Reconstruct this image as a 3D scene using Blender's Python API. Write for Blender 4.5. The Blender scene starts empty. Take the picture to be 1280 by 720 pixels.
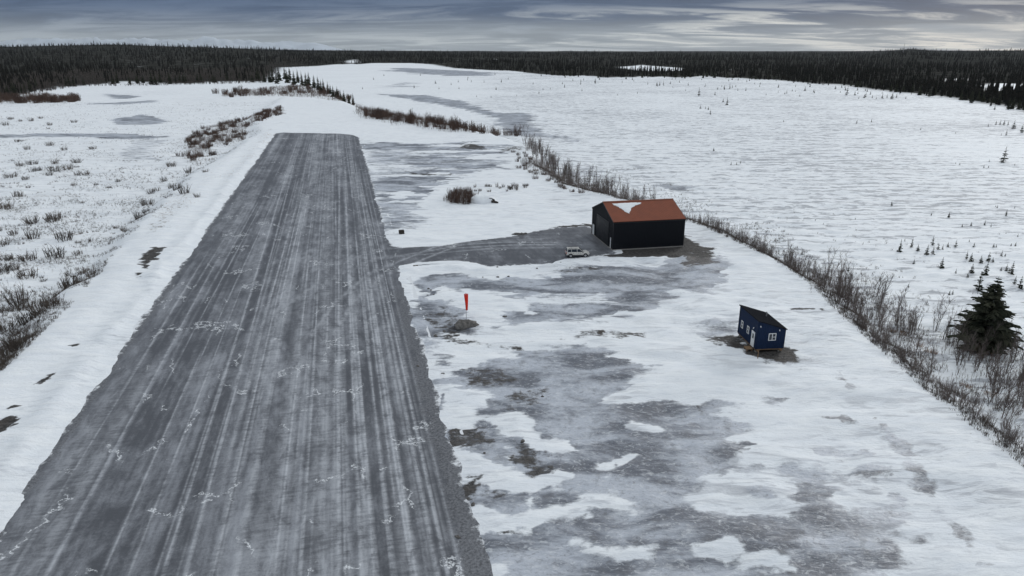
import bpy, math, random
import numpy as np
from mathutils import Vector, Matrix

random.seed(7)
rng = np.random.default_rng(11)
SC = bpy.context.scene
COL = SC.collection

# ------------------------------------------------------------------ camera, sky, sun, exposure
CAM_H, PITCH, FPX = 37.0, math.radians(19.0), 865.0
cam_d = bpy.data.cameras.new('camera')
cam_d.sensor_width = 36.0
cam_d.lens = 36.0 * FPX / 1280.0
cam_d.clip_start, cam_d.clip_end = 0.5, 60000.0
cam = bpy.data.objects.new('camera', cam_d)
cam.location = (0, 0, CAM_H)
cam.rotation_euler = (math.pi / 2 - PITCH, 0, 0)
COL.objects.link(cam)
SC.camera = cam

SUN_EL, SUN_AZ = math.radians(17), math.radians(40)      # behind thin cloud, ahead and to the right
sun_d = bpy.data.lights.new('sun', 'SUN')
sun_d.energy = 1.5
sun_d.angle = math.radians(24)
sun_d.color = (1.0, 0.98, 0.95)
sun = bpy.data.objects.new('sun', sun_d)
sun.rotation_euler = Vector((-math.sin(SUN_AZ) * math.cos(SUN_EL), -math.cos(SUN_AZ) * math.cos(SUN_EL), -math.sin(SUN_EL))).to_track_quat('-Z', 'Y').to_euler()
COL.objects.link(sun)

SC.view_settings.view_transform = 'Standard'
SC.view_settings.look = 'None'
SC.view_settings.exposure = 0.0
SC.view_settings.gamma = 1.0
SC.view_settings.use_curve_mapping = False
SC.cycles.use_denoising = True
SC.cycles.max_bounces = 5
SC.cycles.diffuse_bounces = 2
SC.cycles.transparent_max_bounces = 6
SC.cycles.sample_clamp_indirect = 6


class NT:
    """small helper to write node trees"""
    def __init__(self, tree):
        self.t = tree
        tree.nodes.clear()

    def n(self, typ, **kw):
        nd = self.t.nodes.new(typ)
        ins = kw.pop('ins', {})
        for k, v in kw.items():
            setattr(nd, k, v)
        for k, v in ins.items():
            if isinstance(v, bpy.types.NodeSocket):
                self.t.links.new(v, nd.inputs[k])
            else:
                nd.inputs[k].default_value = v
        return nd

    def math(self, op, a, b=None, c=None, clamp=False):
        nd = self.n('ShaderNodeMath', operation=op, use_clamp=clamp)
        for i, v in enumerate((a, b, c)):
            if v is None:
                continue
            if isinstance(v, bpy.types.NodeSocket):
                self.t.links.new(v, nd.inputs[i])
            else:
                nd.inputs[i].default_value = v
        return nd.outputs[0]

    def ramp(self, x, lo, hi, a=0.0, b=1.0, smooth=True):
        nd = self.n('ShaderNodeMapRange', interpolation_type='SMOOTHSTEP' if smooth else 'LINEAR',
                    ins={0: x, 1: lo, 2: hi, 3: a, 4: b})
        return nd.outputs[0]

    def mix(self, f, a, b, blend='MIX'):
        nd = self.n('ShaderNodeMix', data_type='RGBA', blend_type=blend)
        for i, v in ((0, f), (6, a), (7, b)):
            if isinstance(v, bpy.types.NodeSocket):
                self.t.links.new(v, nd.inputs[i])
            elif i == 0:
                nd.inputs[0].default_value = v
            else:
                nd.inputs[i].default_value = (*v, 1.0) if len(v) == 3 else v
        return nd.outputs[2]

    def noise(self, vec, scale=1.0, detail=4.0, rough=0.55, dist=0.0, dims='3D'):
        nd = self.n('ShaderNodeTexNoise', noise_dimensions=dims,
                    ins={'Scale': scale, 'Detail': detail, 'Roughness': rough, 'Distortion': dist})
        self.t.links.new(vec, nd.inputs['Vector'])
        return nd.outputs[0]

    def scale(self, vec, s, rot=(0, 0, 0), loc=(0, 0, 0)):
        nd = self.n('ShaderNodeMapping', ins={'Scale': s, 'Rotation': rot, 'Location': loc})
        self.t.links.new(vec, nd.inputs[0])
        return nd.outputs[0]


world = bpy.data.worlds.new('World')
SC.world = world
world.use_nodes = True
w = NT(world.node_tree)
tc = w.n('ShaderNodeTexCoord')
sep = w.n('ShaderNodeSeparateXYZ', ins={0: tc.outputs['Generated']})
zz = w.math('MAXIMUM', sep.outputs[2], 0.0)
den = w.math('ADD', zz, 0.085)
cu = w.math('DIVIDE', sep.outputs[0], den)
cv = w.math('DIVIDE', sep.outputs[1], den)
cvec = w.n('ShaderNodeCombineXYZ', ins={0: cu, 1: cv, 2: 0.0}).outputs[0]
n_big = w.noise(w.scale(cvec, (0.22, 0.42, 1), loc=(3.1, 1.7, 0)), 1.0, 5, 0.55, 0.3)
n_mid = w.noise(w.scale(cvec, (0.60, 1.25, 1), loc=(8.3, 4.2, 0)), 1.0, 7, 0.62, 0.7)
sun_v = (math.sin(SUN_AZ) * math.cos(SUN_EL), math.cos(SUN_AZ) * math.cos(SUN_EL), math.sin(SUN_EL))
dot = w.n('ShaderNodeVectorMath', operation='DOT_PRODUCT', ins={0: tc.outputs['Generated'], 1: sun_v}).outputs[1]
sunside = w.ramp(dot, 0.45, 0.98)
nish = w.n('ShaderNodeTexSky', sky_type='NISHITA', sun_disc=False, sun_elevation=SUN_EL, sun_rotation=SUN_AZ,
           altitude=60.0, air_density=1.0, dust_density=1.5, ozone_density=1.0)
nish_c = w.mix(1.0, nish.outputs[0], (0.09, 0.09, 0.09), 'MULTIPLY')
hz = w.math('ADD', zz, w.math('MULTIPLY', w.math('SUBTRACT', n_big, 0.5), 0.035))
low = w.mix(w.ramp(hz, 0.006, 0.052), (0.300, 0.340, 0.372), (0.064, 0.106, 0.188))
deck = w.mix(w.ramp(zz, 0.10, 0.85), low, (0.845, 0.885, 0.912))
# lighter and darker streaks of the cloud deck
streak = w.ramp(n_mid, 0.32, 0.68, 0.80, 1.22)
sv = w.n('ShaderNodeCombineXYZ', ins={0: streak, 1: streak, 2: streak}).outputs[0]
deck = w.mix(1.0, deck, sv, 'MULTIPLY')
# thin breaks, brighter towards the hidden sun
brk = w.math('MULTIPLY', w.ramp(n_mid, 0.46, 0.62), w.ramp(n_big, 0.36, 0.54))
brk = w.math('MULTIPLY', brk, w.ramp(zz, 0.030, 0.062, 1.0, 0.12))
brk = w.math('MULTIPLY', brk, w.math('ADD', 0.12, w.math('MULTIPLY', sunside, 0.9)))
bcol = w.mix(0.04, (0.66, 0.695, 0.69), nish_c)
deck = w.mix(w.math('MULTIPLY', brk, 0.95), deck, bcol)
deck = w.mix(0.02, deck, nish_c)
bg = w.n('ShaderNodeBackground', ins={0: deck, 1: 1.0})
wo = w.n('ShaderNodeOutputWorld')
world.node_tree.links.new(bg.outputs[0], wo.inputs[0])


# ------------------------------------------------------------------ numbers: ground survey and noise
def G(px, py, z=0.0):
    """ground metres of a spot of the 1280x720 survey photograph, at height z"""
    u, v = (px - 640) / FPX, (py - 360) / FPX
    t = (CAM_H - z) / (math.sin(PITCH) + v * math.cos(PITCH))
    return (t * u, t * (math.cos(PITCH) - v * math.sin(PITCH)))


def polyz(pts, z=0.0):
    return [G(x, y, z) for x, y in pts]


def zoomed(pts, ox, oy, s):
    return [(ox + x / s, oy + y / s) for x, y in pts]


def _h(ix, iy, s):
    h = (ix.astype(np.int64) * 374761393 + iy.astype(np.int64) * 668265263 + s * 974634777) & 0xFFFFFFFF
    h = ((h ^ (h >> 13)) * 1274126177) & 0xFFFFFFFF
    return ((h ^ (h >> 16)) & 0xFFFFFF) / float(0xFFFFFF) * 2 - 1


def vn(x, y, s):
    x0, y0 = np.floor(x), np.floor(y)
    fx, fy = x - x0, y - y0
    fx, fy = fx * fx * fx * (fx * (fx * 6 - 15) + 10), fy * fy * fy * (fy * (fy * 6 - 15) + 10)
    a, b = _h(x0, y0, s), _h(x0 + 1, y0, s)
    c, d = _h(x0, y0 + 1, s), _h(x0 + 1, y0 + 1, s)
    return (a * (1 - fx) + b * fx) * (1 - fy) + (c * (1 - fx) + d * fx) * fy


def fbm(x, y, s, o=4, g=0.5):
    r, a, n = 0.0, 1.0, 0.0
    for i in range(o):
        r = r + a * vn(x * 2 ** i + 17.3 * i, y * 2 ** i - 9.1 * i, s + i)
        n += a
        a *= g
    return r / n * 1.4


def sst(a, b, x):
    t = np.clip((x - a) / (b - a), 0, 1)
    return t * t * (3 - 2 * t)


def sd_poly(x, y, poly):
    """signed distance, positive inside"""
    p = np.asarray(poly, float)
    d = np.full(x.shape, 1e18)
    ins = np.zeros(x.shape, bool)
    j = len(p) - 1
    for i in range(len(p)):
        ax, ay = p[j]
        bx_, by_ = p[i]
        ex, ey = bx_ - ax, by_ - ay
        wx, wy = x - ax, y - ay
        t = np.clip((wx * ex + wy * ey) / (ex * ex + ey * ey + 1e-9), 0, 1)
        d = np.minimum(d, (wx - ex * t) ** 2 + (wy - ey * t) ** 2)
        c = ((ay > y) != (by_ > y)) & (x < (bx_ - ax) * (y - ay) / (by_ - ay + 1e-12) + ax)
        ins ^= c
        j = i
    d = np.sqrt(d)
    return np.where(ins, d, -d)


def d_line(x, y, pts):
    d = np.full(x.shape, 1e18)
    for (ax, ay), (bx_, by_) in zip(pts[:-1], pts[1:]):
        ex, ey = bx_ - ax, by_ - ay
        t = np.clip(((x - ax) * ex + (y - ay) * ey) / (ex * ex + ey * ey + 1e-9), 0, 1)
        d = np.minimum(d, (x - ax - ex * t) ** 2 + (y - ay - ey * t) ** 2)
    return np.sqrt(d)


# runway frame: d along it, n to its right
RD = np.array((-0.2355, 0.9719)); RN = np.array((0.9719, 0.2355))
RW_ANGLE = math.atan2(-RD[0], RD[1])     # local y along the runway
def rw(n, t):
    return tuple(RN * n + RD * t)
RUNWAY = [rw(-30, -20), rw(-30, 346), rw(-27, 349), rw(0, 338), rw(5, 332), rw(7.4, 322), rw(7.6, 250), rw(7.8, 150), rw(8.2, 110), rw(8.2, 60), rw(8.8, 30), rw(9, -20)]
APRON = polyz([(470, 303), (500, 309.5), (550, 307.5), (590, 301), (642, 295.5), (670, 289), (700, 284.5), (735, 283), (748, 292), (764, 306),
               (767, 311), (768, 317), (742, 320), (710, 324), (690, 329), (645, 331), (611, 333), (585, 327), (560, 326), (522, 328), (500, 332), (470, 340)])

# bench (gravel pad) outline: beyond it the land falls three metres to the bog
BENCH_R = [(48, -60), (47.6, 30), (47.4, 55), (46.8, 64), (47, 75), (47.5, 93), (48.9, 111.6), (47.5, 125), (42, 148), (38, 160), (32.5, 173), (14, 200.6), (6, 238)] + \
          polyz([(650, 180), (612, 168), (530, 151), (450, 138), (425, 126)])
BENCH_L = [(-56, -60), (-57, 40), (-60, 73), (-65.6, 96.5), (-80, 144), (-99, 221), (-118, 335), (-150, 420), (-190, 600)]
BENCH = BENCH_R + BENCH_L[::-1]

# woods: edge curve in plan, by bearing q = x / y  ->  distance y of the edge
_EDGE = [(-900, 185), (-300, 140), (0, 121), (60, 112), (100, 106), (200, 105), (330, 102), (346, 90), (352, 85), (430, 82.5), (500, 80), (560, 84), (630, 88),
         (700, 95), (830, 96.5), (900, 97), (1000, 102), (1100, 112), (1180, 122), (1240, 131), (1280, 140), (1500, 185), (2200, 300)]
_eg = [G(x, y, -3) for x, y in _EDGE]
EDGE_Q = np.array([a / b for a, b in _eg]); EDGE_Y = np.array([b for a, b in _eg])
def wood_edge(q):
    return np.exp(np.interp(q, EDGE_Q, np.log(EDGE_Y)))
RIDGE_Q = np.array([-1.3, -0.70, -0.55, -0.42, -0.30, -0.15, 0.0, 0.40, 0.50, 0.54, 0.60, 0.70, 1.3])
RIDGE_H = np.array([46, 52, 64, 50, 30, 17, 12, 10, 14, 38, 20, 26, 20])

DRIFT_UP = []      # (polygon, height)  filled with the paint list below


def ground_height(x, y):
    q = x / np.maximum(y, 5.0)
    sd = sd_poly(x, y, BENCH)
    wob = fbm(x / 9, y / 9, 3, 3) * 1.6
    z = -3.0 * sst(0.5, 8.5, -sd + wob)
    out = sst(2, 14, -sd)
    right = sst(-0.10, 0.02, q) * out
    left = sst(0.02, -0.12, q) * out
    # bog: low wavy strings of tussock across the view, hummocks beyond
    nz = fbm(x / 16 + 0.6 * vn(x / 11, y / 11, 5), y / 5.0 + 0.5 * vn(x / 23, y / 23, 6), 21, 4, 0.55)
    z = z + right * (0.38 * nz + 0.18 * fbm(x / 3.2, y / 1.8, 24, 2)) * sst(2600, 500, y)
    # brushy hollow on the other side
    z = z + left * (0.55 * fbm(x / 14, y / 10, 31, 4) + 0.16 * fbm(x / 2.6, y / 2.6, 33, 2)) * sst(1500, 300, y)
    # bench: drifts and dirt rolls
    on = sst(-2, 3, sd)
    z = z + on * ((0.20 + 0.20 * sst(5, 14, x)) * fbm(x / 9, y / 4.2 + .35 * vn(x / 7, y / 7, 45), 41, 4) + 0.07 * fbm(x / 1.9, y / 1.3, 43, 3))
    # hills of the far woods
    rise = np.interp(q, RIDGE_Q, RIDGE_H)
    z = z + rise * sst(1300, 4600, y) * (1 + 0.10 * fbm(x / 900, y / 900, 51, 3)) + 7 * sst(900, 2500, y) * fbm(x / 600, y / 400, 53, 4)
    # ploughed windrows
    n = x * RN[0] + y * RN[1]
    t = x * RD[0] + y * RD[1]
    lump = 0.75 + 0.5 * fbm(x / 2.4, y / 2.4, 61, 3)
    z = z + 0.55 * np.exp(-((n + 32.5 + 0.9 * vn(t / 19, t * 0 + 3, 62)) / 1.9) ** 2) * lump * sst(380, 330, t)
    z = z + 0.35 * np.exp(-((n + 39.5 + 1.5 * vn(t / 27, t * 0 + 8, 63)) / 3.0) ** 2) * sst(380, 330, t)
    for line, hgt, wid in BERMS:
        d = d_line(x, y, line)
        z = z + hgt * np.exp(-(d / wid) ** 2) * lump
    # drifts
    for poly, hgt in DRIFT_UP:
        P = np.asarray(poly)
        m = (x > P[:, 0].min() - 6) & (x < P[:, 0].max() + 6) & (y > P[:, 1].min() - 6) & (y < P[:, 1].max() + 6)
        if m.any():
            s = sd_poly(x[m], y[m], poly)
            z[m] = z[m] + hgt * sst(-1.0, 1.6, s)
    # runway and apron sheets lie a little above the ground under them; snow laps their ragged edges
    rag = 0.30 * fbm(x / 1.7, y / 1.7, 71, 3) + 0.65 * fbm(x / 7, y / 7, 72, 3)
    sr = sd_poly(x, y, RUNWAY) + rag
    m = (y > 90) & (y < 175) & (x > -45) & (x < 60)
    sa = np.full(x.shape, -99.0)
    if m.any():
        sa[m] = sd_poly(x[m], y[m], APRON) + rag[m]
    s = np.maximum(sr, sa)
    low_ = sst(-1.6, 0.4, s)
    zr = np.clip(-s * 0.11, -0.08, 0.08)
    k = sst(-2.4, -0.6, s)
    z = z * (1 - k) + zr * k
    for cx, cy, rad, zt in LEVEL:            # levelled stands for the buildings
        k = sst(rad + 3.0, rad, np.hypot(x - cx, y - cy))
        z = z * (1 - k) + zt * k
    return z


HANGAR_C, HANGAR_R = (25.52, 138.1), math.radians(11.3)
CABIN_FC = (31.4, 81.9)
LEVEL = [(25.5, 138.1, 10.0, -0.07), (33.0, 85.2, 3.6, -0.05)]
BERMS = [
    (polyz([(503, 338), (530, 336), (560, 334), (600, 339), (650, 338), (700, 334), (740, 329), (790, 324), (850, 320)]), 0.55, 1.7),
    (polyz([(603, 412), (680, 408), (760, 403), (840, 397), (890, 396)]), 0.35, 1.3),
    (polyz([(455, 186), (462, 215), (474, 262), (484, 296)]), 0.25, 0.9),
    (polyz([(500, 296), (560, 301), (640, 290), (730, 279)]), 0.30, 1.2),
    (polyz([(600, 428), (700, 430), (800, 420)]), 0.22, 1.2),
]

# paint: what covers the bench. (kind, value, outline, edge softness m, edge noise m)
A = lambda pts: polyz(zoomed(pts, 500, 400, 2.25))
B = lambda pts: polyz(zoomed(pts, 850, 430, 2.484))
C_ = lambda pts: polyz(zoomed(pts, 500, 260, 4.5))
D_ = lambda pts: polyz(zoomed(pts, 690, 220, 5.333))
E_ = lambda pts: polyz(zoomed(pts, 330, 150, 2.88))
PAINT = [
    # far pad beside the runway: streaks of ice
    ('ice', .52, E_([(350, 70), (430, 85), (700, 80), (900, 95), (930, 110), (850, 130), (850, 175), (700, 200), (640, 215), (520, 240), (480, 300), (470, 380), (445, 400), (420, 290), (385, 200)]), 3.0, 4.0),
    ('ice', .62, E_([(420, 118), (600, 135), (830, 140), (835, 172), (700, 172), (540, 160), (400, 150)]), 2.0, 3.0),
    ('ice', .82, E_([(352, 90), (500, 92), (640, 100), (620, 108), (420, 104), (356, 102)]), 1.5, 2.0),
    ('ice', .66, E_([(385, 200), (470, 205), (500, 260), (520, 330), (560, 360), (440, 385), (420, 290)]), 2.5, 3.0),
    ('dirt', .8, E_([(550, 190), (660, 186), (690, 196), (560, 202)]), .8, 1.2),
    ('dirt', .7, E_([(480, 176), (500, 178), (560, 192), (545, 198)]), .6, 1.0),
    ('dirt', .9, E_([(700, 88), (760, 86), (800, 95), (795, 108), (740, 106), (700, 98)]), 1.2, 1.5),
    ('dirt', .6, E_([(830, 108), (922, 92), (940, 104), (850, 120)]), 1.2, 1.5),
    # apron verge, gravel round the hangar
    ('dirt', 1.25, D_([(0, 345), (240, 322), (400, 330), (880, 400), (930, 470), (905, 538), (620, 548), (380, 545), (300, 500), (190, 400), (0, 420)]), .5, .7),
    ('dirt', 1.1, D_([(870, 390), (960, 420), (1060, 480), (1105, 560), (1000, 600), (900, 590), (870, 500)]), 1.2, 1.2),
    ('ice', 1.05, D_([(780, 620), (880, 580), (1000, 570), (1125, 550), (1130, 650), (1095, 715), (990, 760), (800, 725)]), 1.0, 1.2),
    # pad between the berm and the next track
    ('ice', .84, C_([(90, 400), (180, 382), (450, 398), (640, 405), (860, 390), (950, 348), (1170, 335), (1400, 320), (1600, 295), (1580, 350), (1540, 460), (1400, 580), (1170, 612), (1000, 625), (760, 645), (600, 655), (480, 670), (380, 690), (200, 695), (140, 640), (120, 500)]), 1.0, 1.6),
    ('ice', .10, C_([(150, 470), (250, 455), (400, 478), (640, 498), (730, 590), (600, 572), (580, 642), (440, 662), (400, 600), (330, 556), (250, 536)]), .8, 1.6),
    ('ice', .45, C_([(700, 505), (1170, 480), (1170, 540), (760, 570)]), 1.2, 2.4),
    ('dirt', .55, C_([(150, 600), (250, 556), (330, 600), (450, 660), (380, 684), (200, 694), (150, 655)]), .7, 1.2),
    ('dirt', .5, C_([(860, 345), (1170, 330), (1170, 352), (900, 372)]), .6, .9),
    ('ice', .75, polyz([(505, 385), (530, 392), (545, 430), (532, 440), (518, 420)]), .8, 1.0),
    # thin gravel lines below the track
    ('dirt', .65, A([(130, 40), (240, 62), (350, 74), (340, 84), (220, 78), (130, 60)]), .5, 1.0),
    ('dirt', .55, A([(450, 34), (560, 26), (700, 34), (690, 52), (560, 58), (460, 56)]), .5, .9),
    ('dirt', .55, A([(700, 68), (680, 74), (660, 70)]), .4, .6),
    ('ice', .5, A([(60, 60), (130, 80), (140, 130), (110, 140), (80, 110)]), .6, 1.0),
    # large icy pad
    ('ice', .86, A([(150, 140), (290, 108), (400, 94), (500, 84), (600, 98), (690, 128), (660, 180), (590, 230), (900, 240)]) +
        B([(60, 140), (110, 195), (175, 250), (190, 330), (140, 380), (110, 430), (70, 480), (150, 500), (300, 420), (380, 388), (440, 458), (530, 540), (565, 600), (625, 720), (640, 900)]) +
        A([(170, 900), (170, 600), (140, 480), (115, 400), (130, 300), (110, 190)]), 1.0, 1.5),
    ('dirt', .58, A([(180, 140), (290, 128), (330, 170), (270, 197), (180, 192)]), .6, 1.0),
    ('dirt', .55, A([(290, 190), (420, 190), (405, 235), (300, 268)]), .8, 1.2),
    ('ice', .08, A([(120, 186), (180, 190), (260, 202), (210, 250), (190, 304), (126, 312)]), .5, 1.0),
    ('ice', .06, A([(245, 278), (330, 262), (368, 280), (380, 330), (420, 350), (482, 342), (482, 372), (420, 382), (365, 355), (310, 330), (265, 312)]), .4, .7),
    ('ice', .06, A([(112, 368), (160, 358), (230, 388), (290, 418), (370, 442), (440, 428), (485, 440), (440, 474), (340, 492), (240, 466), (150, 446), (112, 412)]), .4, .7),
    ('ice', .15, A([(548, 412), (620, 395), (668, 378), (655, 406), (590, 428)]), .4, .6),
    ('ice', .08, A([(146, 550), (220, 530), (300, 560), (380, 545), (460, 520), (540, 488), (620, 498), (670, 545), (590, 532), (520, 538), (430, 562), (330, 592), (220, 602), (176, 584)]), .4, .7),
    ('ice', .06, A([(488, 618), (560, 640), (640, 650), (725, 643), (685, 677), (610, 688), (536, 668)]), .4, .6),
    ('ice', .1, A([(216, 690), (285, 678), (290, 760), (216, 760)]), .4, .6),
    ('ice', .06, A([(585, 228), (640, 190), (700, 146), (900, 128), (930, 200), (850, 222), (760, 213), (680, 222)]), .6, .9),
    ('ice', .15, A([(645, 288), (735, 295), (725, 312), (648, 312)]), .5, .8),
    ('ice', .12, A([(840, 492), (900, 468), (920, 515), (860, 524)]), .5, .8),
    ('ice', .2, A([(825, 640), (900, 630), (905, 662), (838, 658)]), .5, .7),
    ('ice', .08, B([(66, 492), (180, 420), (290, 398), (352, 448), (362, 500), (300, 532), (200, 532), (150, 502)]), .7, 1.0),
    ('ice', .08, B([(168, 650), (300, 640), (335, 680), (180, 692)]), .5, .7),
    ('ice', .15, B([(48, 640), (172, 624), (162, 648), (60, 652)]), .4, .6),
    ('ice', .7, B([(185, 405), (250, 372), (250, 386), (200, 412)]), .4, .5),
    ('ice', .7, B([(225, 460), (285, 450), (275, 468), (230, 472)]), .4, .5),
    ('dirt', .70, A([(305, 345), (340, 333), (400, 390), (442, 420), (370, 440), (318, 404)]), .6, .9),
    ('dirt', .85, A([(160, 450), (218, 448), (216, 512), (168, 522)]), .4, .8),
    ('dirt', .75, A([(145, 310), (250, 308), (254, 340), (190, 362), (138, 352)]), .4, .9),
    ('dirt', .65, A([(195, 600), (330, 594), (320, 612), (200, 626)]), .4, .7),
    ('dirt', .5, A([(220, 470), (310, 478), (300, 500), (240, 500)]), .4, .7),
    ('dirt', .45, A([(590, 228), (720, 230), (720, 250), (610, 256)]), .6, .8),
    ('dirt', .35, A([(790, 236), (870, 236), (870, 260), (800, 262)]), .5, .7),
    ('ice', .30, A([(362, 440), (384, 440), (376, 520), (364, 640), (346, 640), (360, 540)]), .2, .3),
    ('ice', .40, A([(290, 345), (302, 345), (325, 420), (312, 420)]), .2, .3),
    # cabin stand: bare dirt
    ('dirt', .95, polyz(zoomed([(350, 455), (470, 470), (660, 455), (740, 480), (780, 530), (740, 560), (620, 560), (520, 548), (420, 520)], 860, 350, 5.54)), .6, .8),
    ('dirt', .85, polyz(zoomed([(120, 400), (180, 365), (340, 370), (450, 440), (350, 460), (170, 462)], 860, 350, 5.54)), .7, .9),
    ('ice', .6, polyz(zoomed([(20, 310), (120, 270), (330, 260), (330, 370), (150, 380), (60, 350)], 860, 350, 5.54)), .8, 1.0),
    ('ice', .55, polyz(zoomed([(600, 560), (760, 540), (860, 540), (980, 620), (900, 600), (760, 630), (700, 620)], 860, 350, 5.54)), .8, 1.0),
    ('dirt', .95, polyz([(988, 384), (1000, 383), (1012, 384), (1012, 387.5), (1000, 388), (989, 386.5)]), .15, .3),
    ('dirt', .9, polyz([(1014, 384.5), (1019, 384.5), (1020, 387), (1015, 387)]), .12, .2),
    ('dirt', .9, polyz([(1023, 385), (1032, 387), (1032, 389), (1024, 387)]), .12, .2),
    # faint arcs and an old track on the snow
    ('ice', .65, B([(420, 325), (540, 338), (545, 350), (425, 338)]), .4, .9),
    ('ice', .65, B([(450, 225), (535, 232), (530, 246), (455, 238)]), .4, .8),
    ('ice', .68, B([(610, 565), (700, 580), (770, 578), (785, 615), (740, 612), (720, 592), (625, 582)]), .5, .8),
    ('ice', .65, B([(430, 385), (540, 395), (640, 380), (650, 402), (570, 412), (450, 400)]), .5, .9),
    ('ice', .68, B([(555, 315), (590, 320), (600, 345), (575, 340)]), .3, .5),
    ('ice', .63, B([(585, 505), (700, 505), (720, 525), (600, 520)]), .4, .8),
    ('ice', .63, B([(640, 455), (690, 455), (690, 475), (650, 475)]), .4, .6),
    ('ice', .63, B([(600, 640), (660, 640), (712, 670), (690, 676), (650, 655)]), .4, .7),
    ('ice', .74, B([(594, 225), (612, 228), (700, 325), (745, 385), (780, 430), (808, 478), (780, 470), (735, 430), (690, 350), (640, 290)]), .5, .9),
    ('ice', .72, B([(812, 515), (850, 545), (905, 610), (962, 690), (930, 680), (880, 615), (830, 560)]), .4, .8),
    ('ice', .63, B([(495, 90), (520, 120), (548, 155), (530, 155), (500, 118)]), .3, .6),
    ('ice', .63, B([(270, 160), (320, 170), (315, 190), (280, 185)]), .4, .6),
    # shoulder of the other side: wind-bared spots
    ('dirt', .9, polyz(zoomed([(550, 190), (600, 160), (655, 158), (620, 195), (570, 240), (548, 222)], 0, 260, 3.13)), .4, .6),
    ('dirt', .8, polyz(zoomed([(270, 535), (310, 530), (300, 545), (275, 546)], 0, 260, 3.13)), .2, .4),
    ('dirt', .8, polyz(zoomed([(150, 685), (215, 650), (190, 675), (155, 692)], 0, 260, 3.13)), .2, .4),
    ('dirt', .8, polyz(zoomed([(530, 262), (555, 258), (550, 276), (530, 280)], 0, 260, 3.13)), .2, .4),
    ('dirt', .9, polyz(zoomed([(-30, 150), (40, 120), (78, 118), (60, 150), (10, 185), (-30, 190)], 0, 480, 3.0)), .3, .5),
    ('dirt', .8, polyz(zoomed([(20, 98), (60, 80), (75, 84), (40, 102)], 0, 480, 3.0)), .2, .3),
    ('veg', .9, polyz([(175, 280), (190, 262), (225, 235), (245, 236), (240, 258), (205, 290), (170, 300)]), 2, 2),
    ('veg', .7, polyz([(255, 245), (300, 200), (335, 175), (330, 165), (270, 190), (240, 225)]), 2, 2),
]
# thin alternating stripes of ice and snow on the far pad
_r = random.Random(3)
for _i in range(64):
    _y = _r.uniform(176, 252)
    _xl = np.interp(_y, [176, 210, 252], [455, 464, 478]); _xr = np.interp(_y, [176, 205, 225, 252], [640, 625, 560, 520])
    _a = _r.uniform(_xl - 4, _xr - 20); _b = min(_xr + 4, _a + _r.uniform(25, 110)); _hh = _r.uniform(.6, 1.5) * np.interp(_y, [176, 252], [.8, 1.5])
    _t = _r.uniform(-1.2, 1.2)
    PAINT.append(('ice', (1.0, 1.0, .03)[_i % 3], polyz([(_a, _y), ((_a * 2 + _b) / 3, _y - _hh + _t * .3), ((_a + _b * 2) / 3, _y - _hh + _t * .7), (_b, _y + _t), ((_a + _b * 2) / 3, _y + _hh + _t * .7), ((_a * 2 + _b) / 3, _y + _hh + _t * .3)]), .3, .8))
DRIFT_UP += [(p, 0.20) for k, v, p, s_, a_ in PAINT if k == 'ice' and .05 < v < 0.2]

BOG = lambda pts: polyz(zoomed(pts, 420, 40, 2.909), -3.0)
LOW = lambda pts: polyz(zoomed(pts, 0, 40, 2.977), -3.0)
PONDS = [
    ('ice', .80, BOG([(170, 226), (330, 230), (450, 253), (540, 283), (600, 298), (660, 292), (715, 302), (695, 330), (755, 374), (700, 380), (640, 367), (598, 340), (588, 312), (500, 287), (400, 267), (250, 242)]), 2.5, 5),
    ('ice', .85, BOG([(200, 140), (240, 130), (400, 137), (560, 148), (540, 158), (420, 158), (300, 150)]), 12, 25),
    ('ice', .60, BOG([(700, 376), (800, 374), (930, 395), (920, 402), (780, 388)]), 2, 5),
    ('ice', .70, BOG([(1165, 556), (1200, 548), (1290, 562), (1280, 578), (1190, 572)]), 1.5, 2),
    ('ice', .60, BOG([(1100, 462), (1200, 462), (1195, 474), (1120, 470)]), 2, 4),
    ('ice', .55, BOG([(1080, 480), (1130, 486), (1110, 500), (1070, 492)]), 2, 4),
    ('ice', .62, BOG([(190, 190), (260, 185), (270, 200), (210, 200)]), 8, 14),
    ('ice', .95, LOW([(425, 328), (470, 316), (520, 309), (570, 316), (622, 332), (560, 345), (440, 344)]), 1.2, 1.5),
    ('ice', .90, LOW([(395, 230), (450, 234), (518, 238), (480, 248), (420, 248)]), 2, 3),
    ('ice', .70, LOW([(330, 264), (480, 260), (590, 252), (580, 262), (480, 270), (340, 270)]), 2, 3),
    ('ice', .85, LOW([(110, 379), (300, 377), (500, 378), (565, 388), (640, 392), (500, 400), (300, 391), (110, 386)]), 1, 1.5),
    ('ice', .70, LOW([(-200, 384), (60, 382), (110, 386), (60, 392), (-200, 394)]), 1, 1.5),
    ('ice', .52, LOW([(500, 400), (640, 398), (560, 440), (590, 490), (520, 480), (430, 470)]), 1.5, 3),
]


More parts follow.
